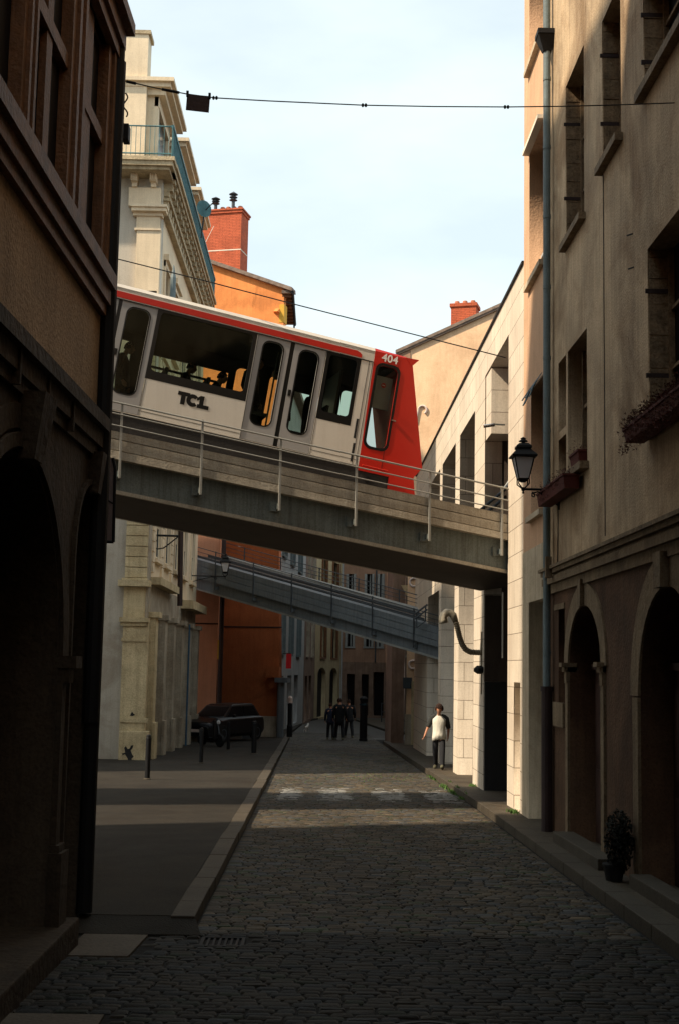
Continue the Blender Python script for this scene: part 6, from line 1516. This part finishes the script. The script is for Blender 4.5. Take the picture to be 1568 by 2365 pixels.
man, hc_, rr_, s_ = person((mp_.x, mp_.y, mp_.z), R(-10), 'man with curly hair, white shirt with dark sleeves and black trousers walking on the sidewalk', h=1.70, top='shirt', trous='trousers', raglan=True, stride=.62, bow=.30, lf=.15, rf=-.15, hair_s=1.25,
    arms=(((-.20, 0, 1.40), (-.31, -.02, 1.15), (-.38, -.16, .93)), ((.20, .02, 1.38), (.25, .14, 1.13), (.235, .20, .90))))
for i, sx_ in enumerate((-1, 1)):
    b = MB(); c_ = hc_ + rr_ @ (Vector((sx_ * .027, -.083, .008)) * s_)
    b.lathe(c_ + Vector((0, 0, -.008)), [(.002, 0), (.010, .004), (.010, .012), (.002, .016)], 8); o = b.build('eye', 'rubber', None, smooth=True); o.parent = man
for (u, v, h, rt, lab, tm, lc) in ((763, 1708, 1.60, 175, 'shorter person in a blue jacket on the left of the dark walking group', 'denim', False),
                                   (783, 1709, 1.82, 180, 'tall person in a long black coat in the middle of the walking group', 'coat', True),
                                   (805, 1704, 1.76, 190, 'person in a black jacket at the right of the walking group', 'coat', False)):
    p = atG(u, v, 0.0); person((p.x, p.y, p.z), R(rt), lab, h=h, top=tm, long_coat=lc, stride=.35, bow=.05, group='people walking away in the dark street')
# passengers in the car
def passenger(t_, c_, hv, lab, h=1.68, rot=90, top='coat'):
    q_ = FT.P(t_, nb + .1, c_); person((q_.x, q_.y, q_.z + hv), R(rot), lab, h=h, top=top, stride=.05, bow=.12, group='passengers inside the train', cat='passenger')
passenger(rB[0] + .40, -1.0, .0, 'passenger standing behind the left leaf of the right-hand train door', 1.75, 70, 'leaf_dark')
passenger(rC[0] + .42, -1.3, .0, 'passenger standing behind the right leaf of the right-hand train door', 1.78, -80)
passenger(rW1[0] + 1.1, -1.5, -.12, 'passenger seated by the middle of the large train window', 1.6, 90)
passenger(rW1[0] + 1.62, -1.0, -.30, 'passenger seated at the right end of the large train window', 1.6, 90)
passenger(rW2[0] + .3, -1.3, -.12, 'passenger seated at the small window next to the red cab', 1.65, 90)
passenger(rA[0] + .5, -1.4, -.1, 'passenger near the door at the left end of the train', 1.65, 90)

# ================================================================ SMALL WHITE DOG
dp = atG(708, 1692, 0.0); dg = thing('dog', (0, 0, 0), 'small white dog standing near the left kerb far down the street', 'dog')
pts = {'ru': ((0, .16, .24), .065), 'be': ((0, .02, .245), .062), 'ch': ((0, -.12, .25), .075), 'nk': ((0, -.20, .33), .045), 'hd': ((0, -.25, .39), .05), 'mz': ((0, -.32, .37), .024),
       'ea': ((-.04, -.23, .44), .014), 'eb': ((.04, -.23, .44), .014), 't1': ((0, .23, .30), .018), 't2': ((0, .25, .38), .012)}
ed = [('ru', 'be'), ('be', 'ch'), ('ch', 'nk'), ('nk', 'hd'), ('hd', 'mz'), ('hd', 'ea'), ('hd', 'eb'), ('ru', 't1'), ('t1', 't2')]
for k, x in (('l', -.05), ('r', .05)):
    pts['f' + k] = ((x, -.12, .15), .024); pts['g' + k] = ((x, -.13, .03), .016); ed += [('ch', 'f' + k), ('f' + k, 'g' + k)]
    pts['h' + k] = ((x, .13, .15), .032); pts['i' + k] = ((x, .20, .10), .018); pts['j' + k] = ((x, .18, .02), .016); ed += [('ru', 'h' + k), ('h' + k, 'i' + k), ('i' + k, 'j' + k)]
skin('body', pts, ed, 'dog_white', dg, 2); dg.location = dp; dg.rotation_euler = (0, 0, R(160)); dg.scale = (1.1, 1.1, 1.1)
